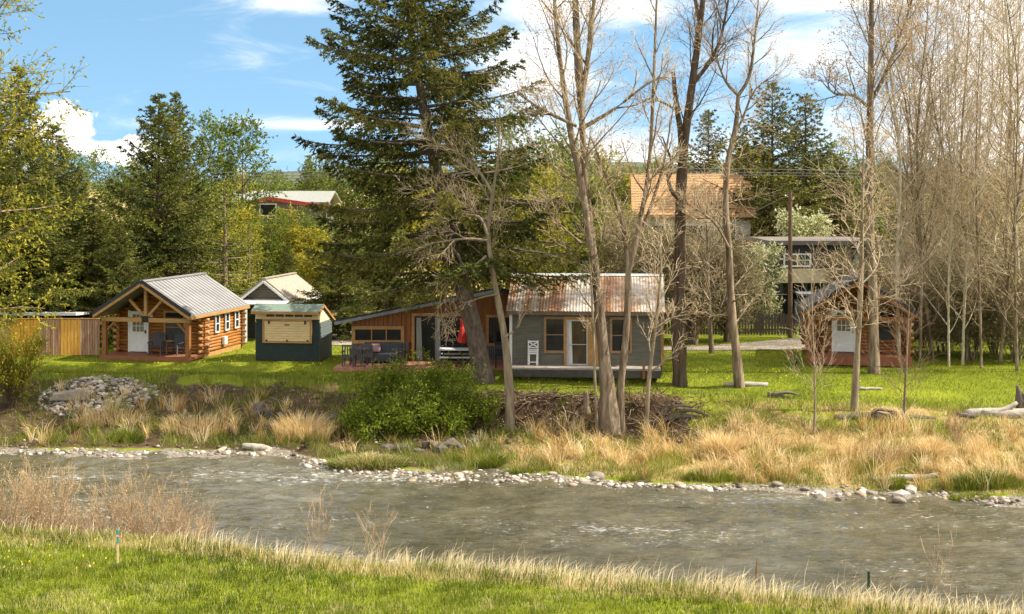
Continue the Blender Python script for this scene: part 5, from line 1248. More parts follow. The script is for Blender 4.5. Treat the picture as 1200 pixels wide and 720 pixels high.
# undergrowth of the thicket
und = cfg(LEAFY, n=[12, 8, 6], L=[2.0, 1.1, .55], t0=[.05, .1, .1], r=[.02, .010, .007], rmin=.006, bud=(1, .12), tv=.75, up=[.06, .04, .0])
ub = leafy('twiggy olive undergrowth shrub at the foot of the right-hand thicket', 1110, 62, 320, und, 48, lf_olive, n_tr=6, name='thicket_shrub', cat='shrub', group='undergrowth shrubs of the thicket', rb=.04)
uh = PZ(320, 62)
for i, (px, d, top) in enumerate([(1060, 64, 330), (1085, 66, 320), (1140, 61, 330), (1165, 63, 318), (1190, 60, 335), (1215, 62, 330), (1120, 70, 300), (1175, 72, 300), (1075, 74, 300), (1040, 70, 310), (1150, 76, 285), (1100, 78, 280), (1200, 76, 285)]):
    cp(ub, uh, px, d, top, i * 1.7, 'twiggy olive undergrowth shrub at the foot of the right-hand thicket', 1.15, 'undergrowth shrubs of the thicket')
# ------------------------------------------------------------------ far trees closing the view
fg = 'trees far beyond the houses'
k = 0
for i in range(34):
    rng = random.Random(500 + i); px = -120 + i * 43 + rng.uniform(-14, 14); d = rng.uniform(118, 165)
    top = rng.uniform(186, 215)
    if 215 < px < 345: top = rng.uniform(212, 222)
    src, hh = [(t1, PZ(165, 96)), (g2, h2), (s1, Hs1), (g1, h1)][[0, 1, 2, 1, 3][i % 5]]
    sp = src is s1
    cp(src, hh, px, d, top, rng.uniform(0, 6), 'distant dark conifer in the tree belt beyond the houses' if sp else 'distant leafy tree in the tree belt beyond the houses', 1.3 if not sp else 1.0, 'distant conifers' if sp else 'distant leafy trees', tz1(0, d))
# ================================================================== grasses
gr_green = LEAF('green_grass', [(0, (.06, .095, .010)), (.35, (.14, .18, .018)), (.62, (.25, .275, .022)), (.8, (.35, .34, .05)), (.92, (.52, .43, .19)), (1, (.68, .59, .36))], trans=.4, rough=.5)
gr_dry = LEAF('dry_grass', [(0, (.24, .15, .05)), (.3, (.50, .33, .12)), (.65, (.74, .55, .25)), (1, (.90, .78, .52))], trans=.3, rough=.6)
RS = np.random.RandomState(77)
def blades(vb, x, y, h, w, lean, v, two=True, ldir=None, sink=.02):
    """grass blades standing on the ground: (x, y) feet, h height, w width, lean sideways reach"""
    n = len(x); z = tz(x, y) - sink
    a = RS.rand(n) * 6.283 if ldir is None else ldir
    ox, oy = np.cos(a) * lean, np.sin(a) * lean
    f = RS.rand(n) * 6.283; sx, sy = np.cos(f) * w / 2, np.sin(f) * w / 2
    B = np.stack([x, y, z], 1); S = np.stack([sx, sy, 0 * sx], 1)
    Mid = B + np.stack([ox * .35, oy * .35, h * .6], 1); Tip = B + np.stack([ox, oy, h * (1 - .25 * np.minimum(1, lean / np.maximum(h, .01)))], 1)
    if two:
        vb.quads(np.stack([B - S, B + S, Mid + S * .75, Mid - S * .75], 1), v)
        vb.quads(np.stack([Mid - S * .75, Mid + S * .75, Tip + S * .12, Tip - S * .12], 1), v)
    else:
        vb.quads(np.stack([B - S, B + S, Tip + S * .15, Tip - S * .15], 1), v)
def stuff(vb, name, mat): return tag(vb.build(name, mat, smooth=False), kind='stuff')
def sample(n, x0, x1, y0, y1): return RS.uniform(x0, x1, n), RS.uniform(y0, y1, n)
# near lawn
x, y = sample(330000, -14, 12, 20.5, 31)
e = near_edge(x); k = (y < e + .5) & (np.abs(x) < y * .43 + .6) ; x, y, e = x[k], y[k], e[k]
pn = fbm(x * .55, y * .8, 301); pf = fbm(x * 2.2, y * 3.0, 302)
fr = sstep(-1.6, 0, y - e)
k = RS.rand(len(x)) < .55 + .45 * pf; x, y, e, pn, pf, fr = [q[k] for q in (x, y, e, pn, pf, fr)]
h = (.05 + .12 * RS.rand(len(x)) ** 1.5) * (.6 + 1.0 * pf) * (1 + .5 * fr)
v = np.clip(.08 + 1.05 * (pn - .25) + RS.normal(0, .11, len(x)), 0, .80)
straw = RS.rand(len(x)) < (.06 + .45 * sstep(.50, .64, fbm(x * .9, y * 1.6, 303)) + .30 * fr)
v = np.where(straw, RS.uniform(.82, 1, len(x)), v)
vb = VB(); blades(vb, x, y, h, RS.uniform(.010, .020, len(x)), h * RS.uniform(.1, .6, len(x)), v, two=False); stuff(vb, 'lawn_grass', gr_green)
# taller tufts in the near lawn
vb = VB(); cx, cy = sample(260, -13, 11, 21.5, 29.5); P = []
m = 26; x = np.repeat(cx, m) + RS.normal(0, .09, 260 * m); y = np.repeat(cy, m) + RS.normal(0, .09, 260 * m); k = y < near_edge(x); x, y = x[k], y[k]
h = RS.uniform(.12, .28, len(x)); blades(vb, x, y, h, .013, h * RS.uniform(.2, .8, len(x)), np.clip(np.repeat(RS.uniform(.1, 1, 260), m)[k] * .9 + RS.normal(0, .1, len(x)), 0, 1)); stuff(vb, 'tufted_grass', gr_green)
# pale dry fringe along the near bank
x, y = sample(70000, -14, 12, 20.5, 32.5); e = near_edge(x) + (fbm(x * .6, x * 0, 51) - .5) * .5
t = y - e; dens = 2.2 * np.exp(-((t - .05) / .45) ** 2) * (.15 + sstep(.30, .62, fbm(x * .9, y * .4, 311)) * 1.0) * np.interp(x, [-12, -7, -4.5, 12], [.12, .25, 1, 1])
k = RS.rand(len(x)) < dens; x, y = x[k], y[k]
h = RS.uniform(.18, .58, len(x)) * (.6 + .7 * fbm(x * 1.3, y, 312)); vb = VB()
blades(vb, x, y, h, RS.uniform(.008, .015, len(x)), h * RS.uniform(.1, .9, len(x)), np.clip(RS.normal(.92, .12, len(x)), .3, 1), ldir=RS.normal(.1, .9, len(x)))
x, y = sample(900, -9, 11, 21, 31); k = np.abs(y - near_edge(x) - .1) < .4; x, y = x[k], y[k]; h = RS.uniform(.5, .95, len(x)); blades(vb, x, y, h, .008, h * RS.uniform(.1, .5, len(x)), RS.uniform(.5, 1, len(x)), ldir=RS.normal(.1, .8, len(x))); stuff(vb, 'bleached_grass', gr_dry)
# tall dry grass on the far flats, in bunches
nb_ = 5200; x, y = sample(nb_, -20, 24, 40.5, 55); w = np.interp(x, KX, K_water); to = np.interp(x, KX, K_top); fo = np.interp(x, KX, K_foot)
cl = fbm(x * .75, y * .75, 321); t = (y - w) / (to - w); right = sstep(6.5, 9, x)
dr = np.interp(x, [-20, -12, -9, -4, 0, 2, 24], [.45, .34, .26, .10, .12, .9, 1])
dens = dr * (.10 + .90 * sstep(.38, .54, cl)) * sstep(.45, 1.1, y - w) * (1 - sstep(-.4, .5, y - (fo + right * 1.0 + (cl - .4) * 3)))
dens = np.where(x < 0, dr * 1.35 * sstep(.46, .58, cl) * sstep(.4, 1.0, y - w) * (1 - sstep(.5, .75, t)), dens)
k = RS.rand(nb_) < dens; cx, cy, ccl = x[k], y[k], cl[k]; nb_ = len(cx); m = 26
ch = RS.uniform(.4, 1.25, nb_) * (.5 + .95 * fbm(cx * .45, cy * .45, 322)) * np.where(cx < 0, .85, 1); cv_ = np.clip(.15 + .8 * RS.rand(nb_), 0, 1); cld = fbm(cx * .4, cy * .4, 323) * 9
rad = RS.uniform(.05, .22, nb_); a = RS.rand(nb_, m) * 6.283; r = np.sqrt(RS.rand(nb_, m)) * rad[:, None]
x = (cx[:, None] + np.cos(a) * r).ravel(); y = (cy[:, None] + np.sin(a) * r).ravel()
h = (ch[:, None] * RS.uniform(.45, 1.1, (nb_, m))).ravel(); ld = np.where(RS.rand(nb_, m) < .5, a, cld[:, None] + RS.normal(0, .5, (nb_, m))).ravel()
v = np.clip(cv_[:, None] + RS.normal(0, .16, (nb_, m)), 0, 1).ravel()
vb = VB(); blades(vb, x, y, h, RS.uniform(.012, .024, len(x)), h * RS.uniform(.15, .9, len(x)), v, ldir=ld, sink=.05); stuff(vb, 'dry_grass', gr_dry)
# short straw thatch between
x, y = sample(60000, 0, 24, 41, 54); w = np.interp(x, KX, K_water); to = np.interp(x, KX, K_top)
k = (y > w + 1) & (y < to - .3) & (RS.rand(len(x)) < .75); x, y = x[k], y[k]; h = RS.uniform(.08, .28, len(x))
vb = VB(); blades(vb, x, y, h, .016, h * RS.uniform(.3, 1.3, len(x)), np.clip(RS.normal(.5, .25, len(x)), 0, 1), two=False); stuff(vb, 'thatch_grass', gr_dry)
# green grass of the bank
x, y = sample(210000, -21, 24, 41, 57.5); w = np.interp(x, KX, K_water); to = np.interp(x, KX, K_top); fo = np.interp(x, KX, K_foot)
n = fbm(x * .6, y * .6, 331); dirt = a_dirt(x, y)
dens = sstep(.40, .56, n) * sstep(.9, 1.8, y - w) * (1 - dirt * .8) * .9
dens = np.maximum(dens, sstep(-.8, .4, y - to) * .8); shr = np.exp(-((y - w - .95) / .5) ** 2) * sstep(.36, .50, fbm(x * 1.0, y * .3, 332)); dens = np.maximum(dens, shr); tuf = sstep(.50, .62, fbm(x * 1.5, y * 1.5, 335)) * (1 - sstep(-1, 0, y - to)) * sstep(.5, 1, y - w); dens = np.maximum(dens, tuf); shr = np.maximum(shr, tuf)
k = RS.rand(len(x)) < dens; x, y = x[k], y[k]; to = to[k]; shr = shr[k]
top = sstep(-.5, 1.5, y - to)
h = RS.uniform(.10, .34, len(x)) * (.5 + fbm(x * 1.2, y * 1.2, 333)) * (1 - .55 * top) * (1 + .9 * shr)
v = np.clip(.22 + .12 * shr + .65 * (fbm(x * .7, y * .7, 334) - .3) + RS.normal(0, .10, len(x)), 0, .82); v = np.where(RS.rand(len(x)) < .10 * (1 - top), RS.uniform(.85, 1, len(x)), v)
vb = VB(); blades(vb, x, y, h, RS.uniform(.012, .022, len(x)), h * RS.uniform(.1, .8, len(x)), v, two=False); stuff(vb, 'bank_grass', gr_green)
# far lawn
x, y = sample(200000, -26, 30, 53.5, 70); to = np.interp(x, KX, K_top)
k = (y > to + .2) & (np.abs(x) < y * .43); x, y = x[k], y[k]; h = RS.uniform(.03, .085, len(x))
vb = VB(); blades(vb, x, y, h, .02, h * .5, np.clip(.46 + .8 * (fbm(x * .5, y * .5, 341) - .45) + RS.normal(0, .09, len(x)), .05, .80), two=False, sink=.005); stuff(vb, 'far_lawn_grass', gr_green)
# dandelions
vb = VB(); x, y = sample(260, -24, 20, 54.5, 66); cl = fbm(x * .3, y * .3, 351); k = cl > .42; x, y = x[k], y[k]
z = tz(x, y) + .07; s = .019
vb.quads(np.stack([np.stack([x + a * s, y + b * s, z + .02 * b], 1) for a, b in ((-1, -1), (1, -1), (1, 1), (-1, 1))], 1), RS.rand(len(x)))
x, y = sample(26, -12, -8, 26.5, 29.5); z = tz(x, y) + .12; s = .013
vb.quads(np.stack([np.stack([x + a * s, y + b * s, z + .014 * b], 1) for a, b in ((-1, -1), (1, -1), (1, 1), (-1, 1))], 1), RS.rand(len(x)))
stuff(vb, 'dandelions', LEAF('dandelion_yellow', [(0, (.62, .45, .02)), (.8, (.70, .52, .04)), (1, (.6, .56, .3))], trans=.2))

# grass clumps that stand apart
def clump(label, px, d, rx, ry, n, hmin, hmax, mat, vlo, vhi, name='grass_clump', dome=.5, z0=None, cat='grass clump', straw=0):
    x0 = PX(px, d); b = Vector((x0, d, tz1(x0, d) if z0 is None else z0)); vb = VB(b)
    r = np.sqrt(RS.rand(n)); a = RS.rand(n) * 6.283; x = x0 + r * np.cos(a) * rx; y = d + r * np.sin(a) * ry
    h = RS.uniform(hmin, hmax, n) * (1 - dome * r ** 2); v = RS.uniform(vlo, vhi, n)
    v = np.where(RS.rand(n) < straw * (1 - r * .5), RS.uniform(.86, 1, n), v)
    blades(vb, x, y, h, RS.uniform(.014, .024, n), h * (.25 + .8 * r * RS.rand(n)), v, ldir=a + RS.normal(0, .5, n))
    return tag(vb.build(name, mat, smooth=False), label, cat)
# islet of soil for the clump out in the shallows
def mound(name, label, px, d, rx, ry, h, mat):
    x0 = PX(px, d); mb = MB(); n = 20; rings = 5; vs = []; fs = []
    for i in range(rings):
        t = i / (rings - 1)
        for k in range(n):
            a = 6.283 * k / n; j = 1 + .2 * math.sin(k * 2.3 + 1) + .1 * math.sin(k * 5.1)
            vs.append((math.cos(a) * rx * j * (1 - t ** 2 * .95), math.sin(a) * ry * j * (1 - t ** 2 * .95), -.3 + (h + .3) * math.sin(t * 1.57)))
    for i in range(rings - 1):
        for k in range(n): fs.append((i * n + k, i * n + (k + 1) % n, (i + 1) * n + (k + 1) % n, (i + 1) * n + k))
    fs.append(tuple((rings - 1) * n + k for k in range(n))); mb.add(vs, fs)
    o = mb.build(name, mat, None, (x0, d, WATER_Z), smooth=True); return o
soil = MAT('wet_soil', (.05, .035, .02), (.11, .08, .045), scale=5, rough=.95, bump=.8)
im = mound('grassy_islet', '', 433, 46.2, 1.45, .65, .22, soil); tag(im, 'grass topped islet at the edge of the gravel bar, green below and straw on top', 'islet')
def islet_grass():
    n = 2600; x0 = PX(433, 46.2); r = np.sqrt(RS.rand(n)); a = RS.rand(n) * 6.283; lx = r * np.cos(a) * 1.45; ly = r * np.sin(a) * .65
    z = .24 * np.sqrt(np.clip(1 - r ** 2, 0, 1)) - .04; h = RS.uniform(.22, .5, n) * (1 - .3 * r)
    hi = (RS.rand(n) < .95 * (1 - r * .75)); v = np.where(hi, RS.uniform(.84, 1, n), RS.uniform(.05, .6, n))
    vb = VB(); B = np.stack([lx, ly, z], 1); f = RS.rand(n) * 6.283; S = np.stack([np.cos(f), np.sin(f), 0 * f], 1) * .010
    aa = a + RS.normal(0, .6, n); lean = h * (.3 + .8 * r); O = np.stack([np.cos(aa) * lean, np.sin(aa) * lean, 0 * lean], 1); Z = np.array([0, 0, 1.])
    M_ = B + O * .35 + Z * (h * .6)[:, None]; T_ = B + O + Z * (h * .8)[:, None]
    vb.quads(np.stack([B - S, B + S, M_ + S * .75, M_ - S * .75], 1), v); vb.quads(np.stack([M_ - S * .75, M_ + S * .75, T_ + S * .1, T_ - S * .1], 1), v)
    vb.build('grass', gr_green, im, smooth=False)
islet_grass()
for lb, px, d, rx, ry, n, h0, h1, v0, v1 in [
    ('bright green sedge tuft on the gravel bar below the dirt bank', 574, 46.6, .55, .35, 900, .35, .65, .05, .5),
    ('low green sedge tuft at the water edge right of the gravel bar', 608, 45.3, .55, .3, 700, .2, .4, .1, .5),
    ('green sedge tuft under the green bush at the shore', 530, 47.4, .45, .3, 500, .25, .45, .1, .5),
    ('green grass tuft among the shore stones near the middle of the far bank', 738, 44.0, .3, .25, 350, .2, .35, .15, .6),
    ('broad green grass tuft at the shore below the tall dry grass', 832, 44.0, .9, .4, 1000, .25, .5, .05, .55),
    ('green grass tuft between the white stones by the pale waterline log', 1052, 42.4, .35, .25, 450, .3, .5, .05, .5),
    ('large dark green tussock above the stones near the right edge', 1150, 42.3, 1.3, .45, 1900, .4, .75, .0, .45),
    ('low bright green tuft at the waterline near the right edge', 1135, 41.4, .7, .25, 700, .15, .3, .15, .55)]:
    clump(lb, px, d, rx, ry, n, h0, h1, gr_green, v0 + .12, v1 + .15, straw=.12)
for lb, px, d, rx, ry, n, h0, h1 in [
    ('arching straw tussock hanging over the left bank beside the stones', 355, 50.4, 1.1, .7, 1100, .5, 1.25),
    ('straw tussock spread over the left bank below the rubble heap', 235, 51.2, 1.6, .8, 900, .3, .9),
    ('golden bunch of dry grass standing taller than the rest on the right flats', 845, 46.6, .55, .4, 900, .8, 1.25),
    ('orange tinted bunch of dry grass near the bare brown sapling', 1092, 45.2, .45, .4, 800, .7, 1.05),
    ('pale straw tussock on the left bank under the yellow willow', 130, 51.8, 1.5, .6, 700, .25, .75)]:
    clump(lb, px, d, rx, ry, n, h0, h1, gr_dry, .25, .95, name='dry_tussock', dome=.35)
clump('green tussock in the middle of the left bank', 150, 50.2, .6, .4, 700, .35, .65, gr_green, .05, .5, straw=.1)
clump('green weedy tussock on the bank left of the green bush', 395, 51.0, .9, .5, 1000, .35, .7, gr_green, .0, .45, straw=.15)

# ================================================================== stones
stm = LEAF  # (stones have their own materials below)
def stone_mats():
    ms = []
    for i, (a, b) in enumerate([((.26, .215, .16), (.48, .41, .32)), ((.15, .125, .10), (.30, .255, .20)), ((.38, .33, .26), (.62, .56, .48)), ((.22, .15, .10), (.42, .31, .21))]):
        ms.append(MAT('river_stone', a, b, scale=5, rough=.8, bump=.4))
    return ms
SM = stone_mats(); darkrock = MAT('dark_bank_rock', (.06, .05, .042), (.15, .13, .11), scale=3, rough=.9, bump=.8)
def stone_mesh(seed, mat, flat=.55, ang=.18):
    bm = bmesh.new(); bmesh.ops.create_icosphere(bm, subdivisions=2 if flat < .7 else 1, radius=1); rg = random.Random(seed)
    ax = [Vector((rg.gauss(0, 1), rg.gauss(0, 1), rg.gauss(0, 1))).normalized() for _ in range(7)]; am = [rg.uniform(-1, 1) * ang for _ in ax]
    for v in bm.verts:
        f = 1 + sum(a * max(0, v.co.normalized().dot(x)) ** 2 for a, x in zip(am, ax)); v.co = v.co * f; v.co.z *= flat; v.co.y *= .8
    me = bpy.data.meshes.new('stone'); bm.to_mesh(me); bm.free(); me.materials.append(mat)
    me.polygons.foreach_set('use_smooth', [flat < .7] * len(me.polygons)); return me
SME = [stone_mesh(i, SM[i % 4], .5 + .1 * (i % 3)) for i in range(9)]; RME = [stone_mesh(50 + i, darkrock, .75, .5) for i in range(4)]
def stone(me, x, y, z, s, label, group, rg, name='stone'):
    o = bpy.data.objects.new(name, me); COL.objects.link(o); o.location = (x, y, z); o.scale = (s * rg.uniform(.8, 1.3), s * rg.uniform(.8, 1.2), s * rg.uniform(.75, 1.1)); o.rotation_euler = (rg.gauss(0, .2), rg.gauss(0, .2), rg.uniform(0, 6.28))
    return tag(o, label, 'stone', group)
rg = random.Random(8)
def zone(px):
    if px < 255: return 'pale rounded stone at the waterline of the left bank', 'stones along the left waterline'
    if px < 390: return 'pale rounded stone by the driftwood log on the left shore', 'stones by the left shore driftwood'
    if px < 660: return 'pale rounded stone on the gravel bar beside the grassy islet', 'stones of the gravel bar'
    if px < 900: return 'pale rounded stone on the shore below the tall dry grass', 'stones below the dry grass'
    return 'pale rounded stone on the shore near the pale waterline log', 'stones near the waterline log'
cnt = 0
for (pa, pb, n, off, spr_, s0, s1_) in [(60, 160, 16, .0, .14, .05, .14), (255, 330, 20, .2, .25, .06, .2), (330, 400, 8, -.5, .6, .04, .14), (390, 660, 66, -.35, .5, .05, .18), (640, 900, 44, -.1, .25, .05, .2), (900, 1215, 62, -.1, .36, .05, .25)]:
    for i in range(n):
        px = rg.uniform(pa, pb); x = PX(px, 45); 
        for _ in range(3): yy = wline(x); x = PX(px, yy)
        yy = wline(x) + off + rg.gauss(0, spr_); s = s0 + (s1_ - s0) * rg.random() ** 2.2
        zz = max(tz1(x, yy), WATER_Z - .04) + s * .15; lb, gp = zone(px); stone(rg.choice(SME), x, yy, zz, s, lb, gp, rg)
for lb, px, yo, s in [('big pale round boulder at the waterline beside the green tuft', 1056, -.1, .36), ('large grey flat stone right of the gravel bar, at the foot of the dry grass', 700, .4, .34), ('wide flat stone lying in the shallows on the right', 1045, -.75, .26), ('second big grey boulder close behind the round pale one', 1071, .35, .27)]:
    x = PX(px, 43); yy = wline(x); x = PX(px, yy); stone(SME[2 if 'pale' in lb else 1], x, yy + yo, max(tz1(x, yy + yo), WATER_Z) + s * .2, s, lb, None, rg)
# rubble heap
HB = (-17.6, 54.4)
for i in range(95):
    a = rg.uniform(0, 6.28); r = math.sqrt(rg.random()); x = HB[0] + math.cos(a) * r * 2.2 + .15; y = HB[1] + math.sin(a) * r * 1.5 - .2; s = .07 + .14 * rg.random() ** 2
    stone(rg.choice(SME), x, y, tz1(x, y) + s * .25, s, 'pale cobble in the rubble heap below the striped fence', 'cobbles of the rubble heap', rg)
for i, (px, py, s) in enumerate([(243, 466, .3), (262, 470, .26), (300, 485, .3), (315, 478, .34), (330, 490, .26), (380, 482, .3), (390, 495, .26)]):
    dd = 52.6 - i * .15; x = PX(px, dd); stone(RME[i % 4], x, dd, tz1(x, dd) + s * .2, s, 'dark angular rock half buried in the left bank', 'dark rocks in the left bank', rg, 'rock')
for i, (px, dd, s) in enumerate([(474, 49.0, .36), (505, 49.3, .40), (528, 49.5, .34), (490, 48.5, .26), (455, 49.3, .3), (556, 50.0, .3), (515, 48.6, .28), (540, 49.0, .24)]):
    x = PX(px, dd); stone(RME[i % 4], x, dd, tz1(x, dd) + s * .08, s, 'dark slab of rock at the foot of the bank under the green bush', 'dark slabs under the green bush', rg, 'rock')
# pebbles nobody could count
def pebbles(name, n, xy, smin, smax, mat):
    bm = bmesh.new(); bmesh.ops.create_icosphere(bm, subdivisions=1, radius=1); V = np.array([v.co[:] for v in bm.verts]); Fc = np.array([[v.index for v in f.verts] for f in bm.faces]); bm.free()
    x, y = xy; n = len(x); s = smin + (smax - smin) * RS.rand(n) ** 2.5; sc = np.stack([s * RS.uniform(.8, 1.4, n), s * RS.uniform(.7, 1.1, n), s * RS.uniform(.45, .75, n)], 1)
    a = RS.rand(n) * 6.283; c_, s_ = np.cos(a), np.sin(a); P = V[None] * sc[:, None, :] * (1 + RS.normal(0, .08, (n, len(V), 1)))
    PXr = P[..., 0] * c_[:, None] - P[..., 1] * s_[:, None]; PYr = P[..., 0] * s_[:, None] + P[..., 1] * c_[:, None]
    z = np.maximum(tz(x, y), WATER_Z - .03) + s * .2
    VV = np.stack([PXr + x[:, None], PYr + y[:, None], P[..., 2] + z[:, None]], -1).reshape(-1, 3); FF = (np.arange(n) * len(V))[:, None, None] + Fc[None]; FF = FF.reshape(-1, 3)
    me = bpy.data.meshes.new(name); me.vertices.add(len(VV)); me.vertices.foreach_set('co', VV.astype(np.float32).ravel()); me.loops.add(FF.size); me.loops.foreach_set('vertex_index', FF.astype(np.int32).ravel())
    me.polygons.add(len(FF)); me.polygons.foreach_set('loop_start', np.arange(0, FF.size, 3, dtype=np.int32)); me.polygons.foreach_set('use_smooth', np.ones(len(FF), bool))
    at = me.attributes.new('var', 'FLOAT', 'FACE'); at.data.foreach_set('value', np.repeat(RS.rand(n), len(Fc)).astype(np.float32)); me.materials.append(mat); me.update(calc_edges=True)
    o = bpy.data.objects.new(name, me); COL.objects.link(o); return tag(o, kind='stuff')
pebm = LEAF('pebbles', [(0, (.09, .07, .055)), (.4, (.24, .20, .16)), (.75, (.42, .37, .31)), (1, (.60, .56, .5))], trans=0, rough=.8)
def shore(n):
    x = RS.uniform(-20, 20, n); w = np.interp(x, KX, K_water) + (fbm(x * .35, x * 0 + 3.3, 21) - .5) * 1.6 + (vnoise(x * 1.6, x * 0, 5) - .5) * .5
    bar = np.exp(-((x + 2.2) / 3.6) ** 2); k = RS.rand(n) < np.where(x < -6, .35, .75) * sstep(.34, .52, fbm(x * .55, x * 0, 361)) + .8 * bar; x, w, bar = x[k], w[k], bar[k]; n = len(x); return x, w + .15 - .3 * bar + (RS.normal(0, .22, n) - .12) * (1 + .9 * bar)
pebbles('shore_gravel', 0, shore(3600), .02, .12, pebm)
r = np.sqrt(RS.rand(1600)); a = RS.rand(1600) * 6.283; pebbles('rubble', 0, (HB[0] + .1 + np.cos(a) * r * 2.5, HB[1] - .25 + np.sin(a) * r * 1.75), .04, .13, pebm)
x, y = sample(4200, -20, 10, 49, 56); k = (a_dirt(x, y) > .5) & (RS.rand(len(x)) < .55); pebbles('bank_rubble', 0, (x[k], y[k]), .03, .11, LEAF('bank_clods', [(0, (.06, .04, .028)), (.6, (.16, .115, .08)), (.9, (.26, .20, .15)), (1, (.42, .37, .3))], trans=0, rough=.9))

# ================================================================== roots, driftwood
rootm = LEAF('root_wood', [(0, (.035, .022, .014)), (.5, (.09, .06, .04)), (.85, (.17, .125, .09)), (1, (.32, .26, .2))], trans=0, rough=.9)
vb = VB(); rg = random.Random(12)
for i in range(380):
    x = rg.uniform(-3.2, 7.6); fo, to = np.interp(x, KX, K_foot), np.interp(x, KX, K_top); y = rg.uniform(fo, to + .1); L = rg.uniform(.3, 1.3); a = rg.uniform(0, 6.28); pts = []; p = Vector((x, y, tz1(x, y) + .02)); dd = Vector((math.cos(a), math.sin(a) * .5 - .3, rg.uniform(-.5, .3))).normalized()
    for j in range(5): pts.append(p.copy()); p = p + dd * L / 4; dd = (dd + Vector((rg.gauss(0, .35), rg.gauss(0, .3), rg.gauss(-.05, .3)))).normalized(); p.z = max(p.z, tz1(p.x, p.y) + rg.uniform(-.02, .06))
    r0 = rg.uniform(.008, .035); vb.tube(pts, [r0, r0 * .9, r0 * .75, r0 * .55, r0 * .3], 4, rg.random())
tag(vb.build('exposed_roots', rootm), kind='stuff')
vb = VB(); x, y = sample(9000, -3.5, 9, 49, 55); k = RS.rand(len(x)) < np.maximum(a_dirt(x, y), .12); x, y = x[k], y[k]; P = np.stack([x, y, tz(x, y) + .02], 1)
vb.leaves(P, RS.normal(0, 1, (len(x), 3)) * np.array([1, 1, .35]), RS.uniform(.08, .2, len(x)), RS.uniform(.03, .07, len(x)), RS.rand(len(x))); tag(vb.build('leaf_litter', LEAF('dead_leaves', [(0, (.07, .045, .025)), (.6, (.19, .12, .065)), (1, (.36, .26, .16))], trans=.1), smooth=False), kind='stuff')
drift = MAT('bleached_driftwood', (.24, .21, .17), (.46, .42, .36), scale=4, stretch=(1, 5, 5), rough=.9, bump=.8)
driftd = MAT('dark_driftwood', (.07, .055, .045), (.19, .155, .125), scale=4, stretch=(1, 5, 5), rough=.9, bump=.8)
def log_thing(name, label, px_pts, d, widths, mat, cat='log', branches=(), dd=None):
    """lying wood: pixel points along it, laid at distance d on the ground"""
    pts = [PP(px, py, d + (dd[i] if dd else 0)) for i, (px, py) in enumerate(px_pts)]; rads = [wr(w, d) for w in widths]
    lie = abs(px_pts[0][1] - px_pts[-1][1]) < abs(px_pts[0][0] - px_pts[-1][0]) and name != 'driftwood_stick'; sh = 0
    if lie:                                        # rest on the ground
        g = [tz1(p.x, p.y) + r * .55 for p, r in zip(pts, rads)]; sh = sum(a - p.z for a, p in zip(g, pts)) / len(pts)
        for p, a in zip(pts, g): p.z = .5 * a + .5 * (p.z + sh)
    b = pts[0].copy(); pts, rads = smooth_path(pts, rads, 3); rg = random.Random(int(px_pts[0][0] * 7))
    mb = MB(); q = [p - b + Vector((0, rg.gauss(0, .012), rg.gauss(0, .012))) for p in pts]; mb.tube(q, [r * rg.uniform(.85, 1.15) for r in rads], 9)
    for bp, bw in branches:
        bq = [PP(px, py, d - .08) + Vector((0, 0, sh)) - b for px, py in bp]; r_ = [wr(w, d) for w in bw]; bq, r_ = smooth_path(bq, r_, 3); mb.tube(bq, r_, 7)
    o = mb.build(name, mat, None, tuple(b), smooth=True); return tag(o, label, cat)
log_thing('fallen_log', 'pale straight log lying on the lawn at the foot of the curved bare tree', [(848, 441), (872, 441), (900, 443)], 54.3, [5, 6, 6], drift)
log_thing('driftwood_stump', 'broken upturned stump with roots right of the pale lawn log', [(900, 441), (912, 446), (926, 452)], 52.6, [6, 7, 5], driftd, 'stump', [(([(905, 444), (922, 441), (936, 444)]), [5, 4, 2]), (([(912, 447), (922, 456), (934, 462)]), [5, 4, 2]), (([(908, 446), (903, 452), (907, 457)]), [4, 3, 1.5])])
log_thing('driftwood_branch', 'dark twisted branch lying in the grass before the right-hand cabin', [(978, 489), (1000, 487), (1022, 482), (1045, 487), (1070, 489), (1096, 488)], 49.6, [7, 8, 9, 9, 7, 3], driftd, 'branch', [(([(1022, 482), (1030, 478), (1048, 481), (1062, 486)]), [5, 4, 4, 2])])
log_thing('driftwood_log', 'large bleached driftwood log with a forked end at the right edge', [(1130, 478), (1160, 480), (1190, 480), (1230, 478)], 50.0, [9, 13, 14, 14], drift, 'log', [(([(1150, 478), (1175, 476), (1192, 467)]), [5, 7, 4])])
log_thing('driftwood_pole', 'thin dark driftwood pole propped across the bleached log', [(1121, 465), (1140, 470), (1158, 476)], 49.8, [5, 6, 7], driftd, 'log')
log_thing('charred_stump', 'dark upright snag standing behind the bleached log at the right edge', [(1197, 478), (1195, 465), (1192, 452)], 50.3, [12, 10, 3], driftd, 'stump', [(([(1198, 474), (1203, 462), (1201, 456)]), [7, 6, 3])])
log_thing('driftwood_log', 'pale log lying at the waterline behind the round boulder', [(1020, 566), (1045, 564), (1075, 560), (1101, 556)], 43.2, [8, 9, 9, 6], drift, 'log', [(([(1050, 565), (1040, 571), (1022, 574)]), [5, 5, 2])])
log_thing('driftwood_log', 'grey driftwood log at the left shore beside the stones', [(284, 519), (300, 524), (318, 531)], 48.9, [7, 10, 8], drift)
log_thing('stick', 'short bleached stick on the grass in front of the right-hand cabin', [(1006, 448), (1020, 449), (1034, 449)], 53.6, [4, 4, 3], drift, 'stick')
log_thing('driftwood_stick', 'small dark stick floating in the river near the right', [(1141, 660), (1146, 661), (1151, 660.5)], 34.15, [1.5, 3.5, 1.5], driftd, 'stick')
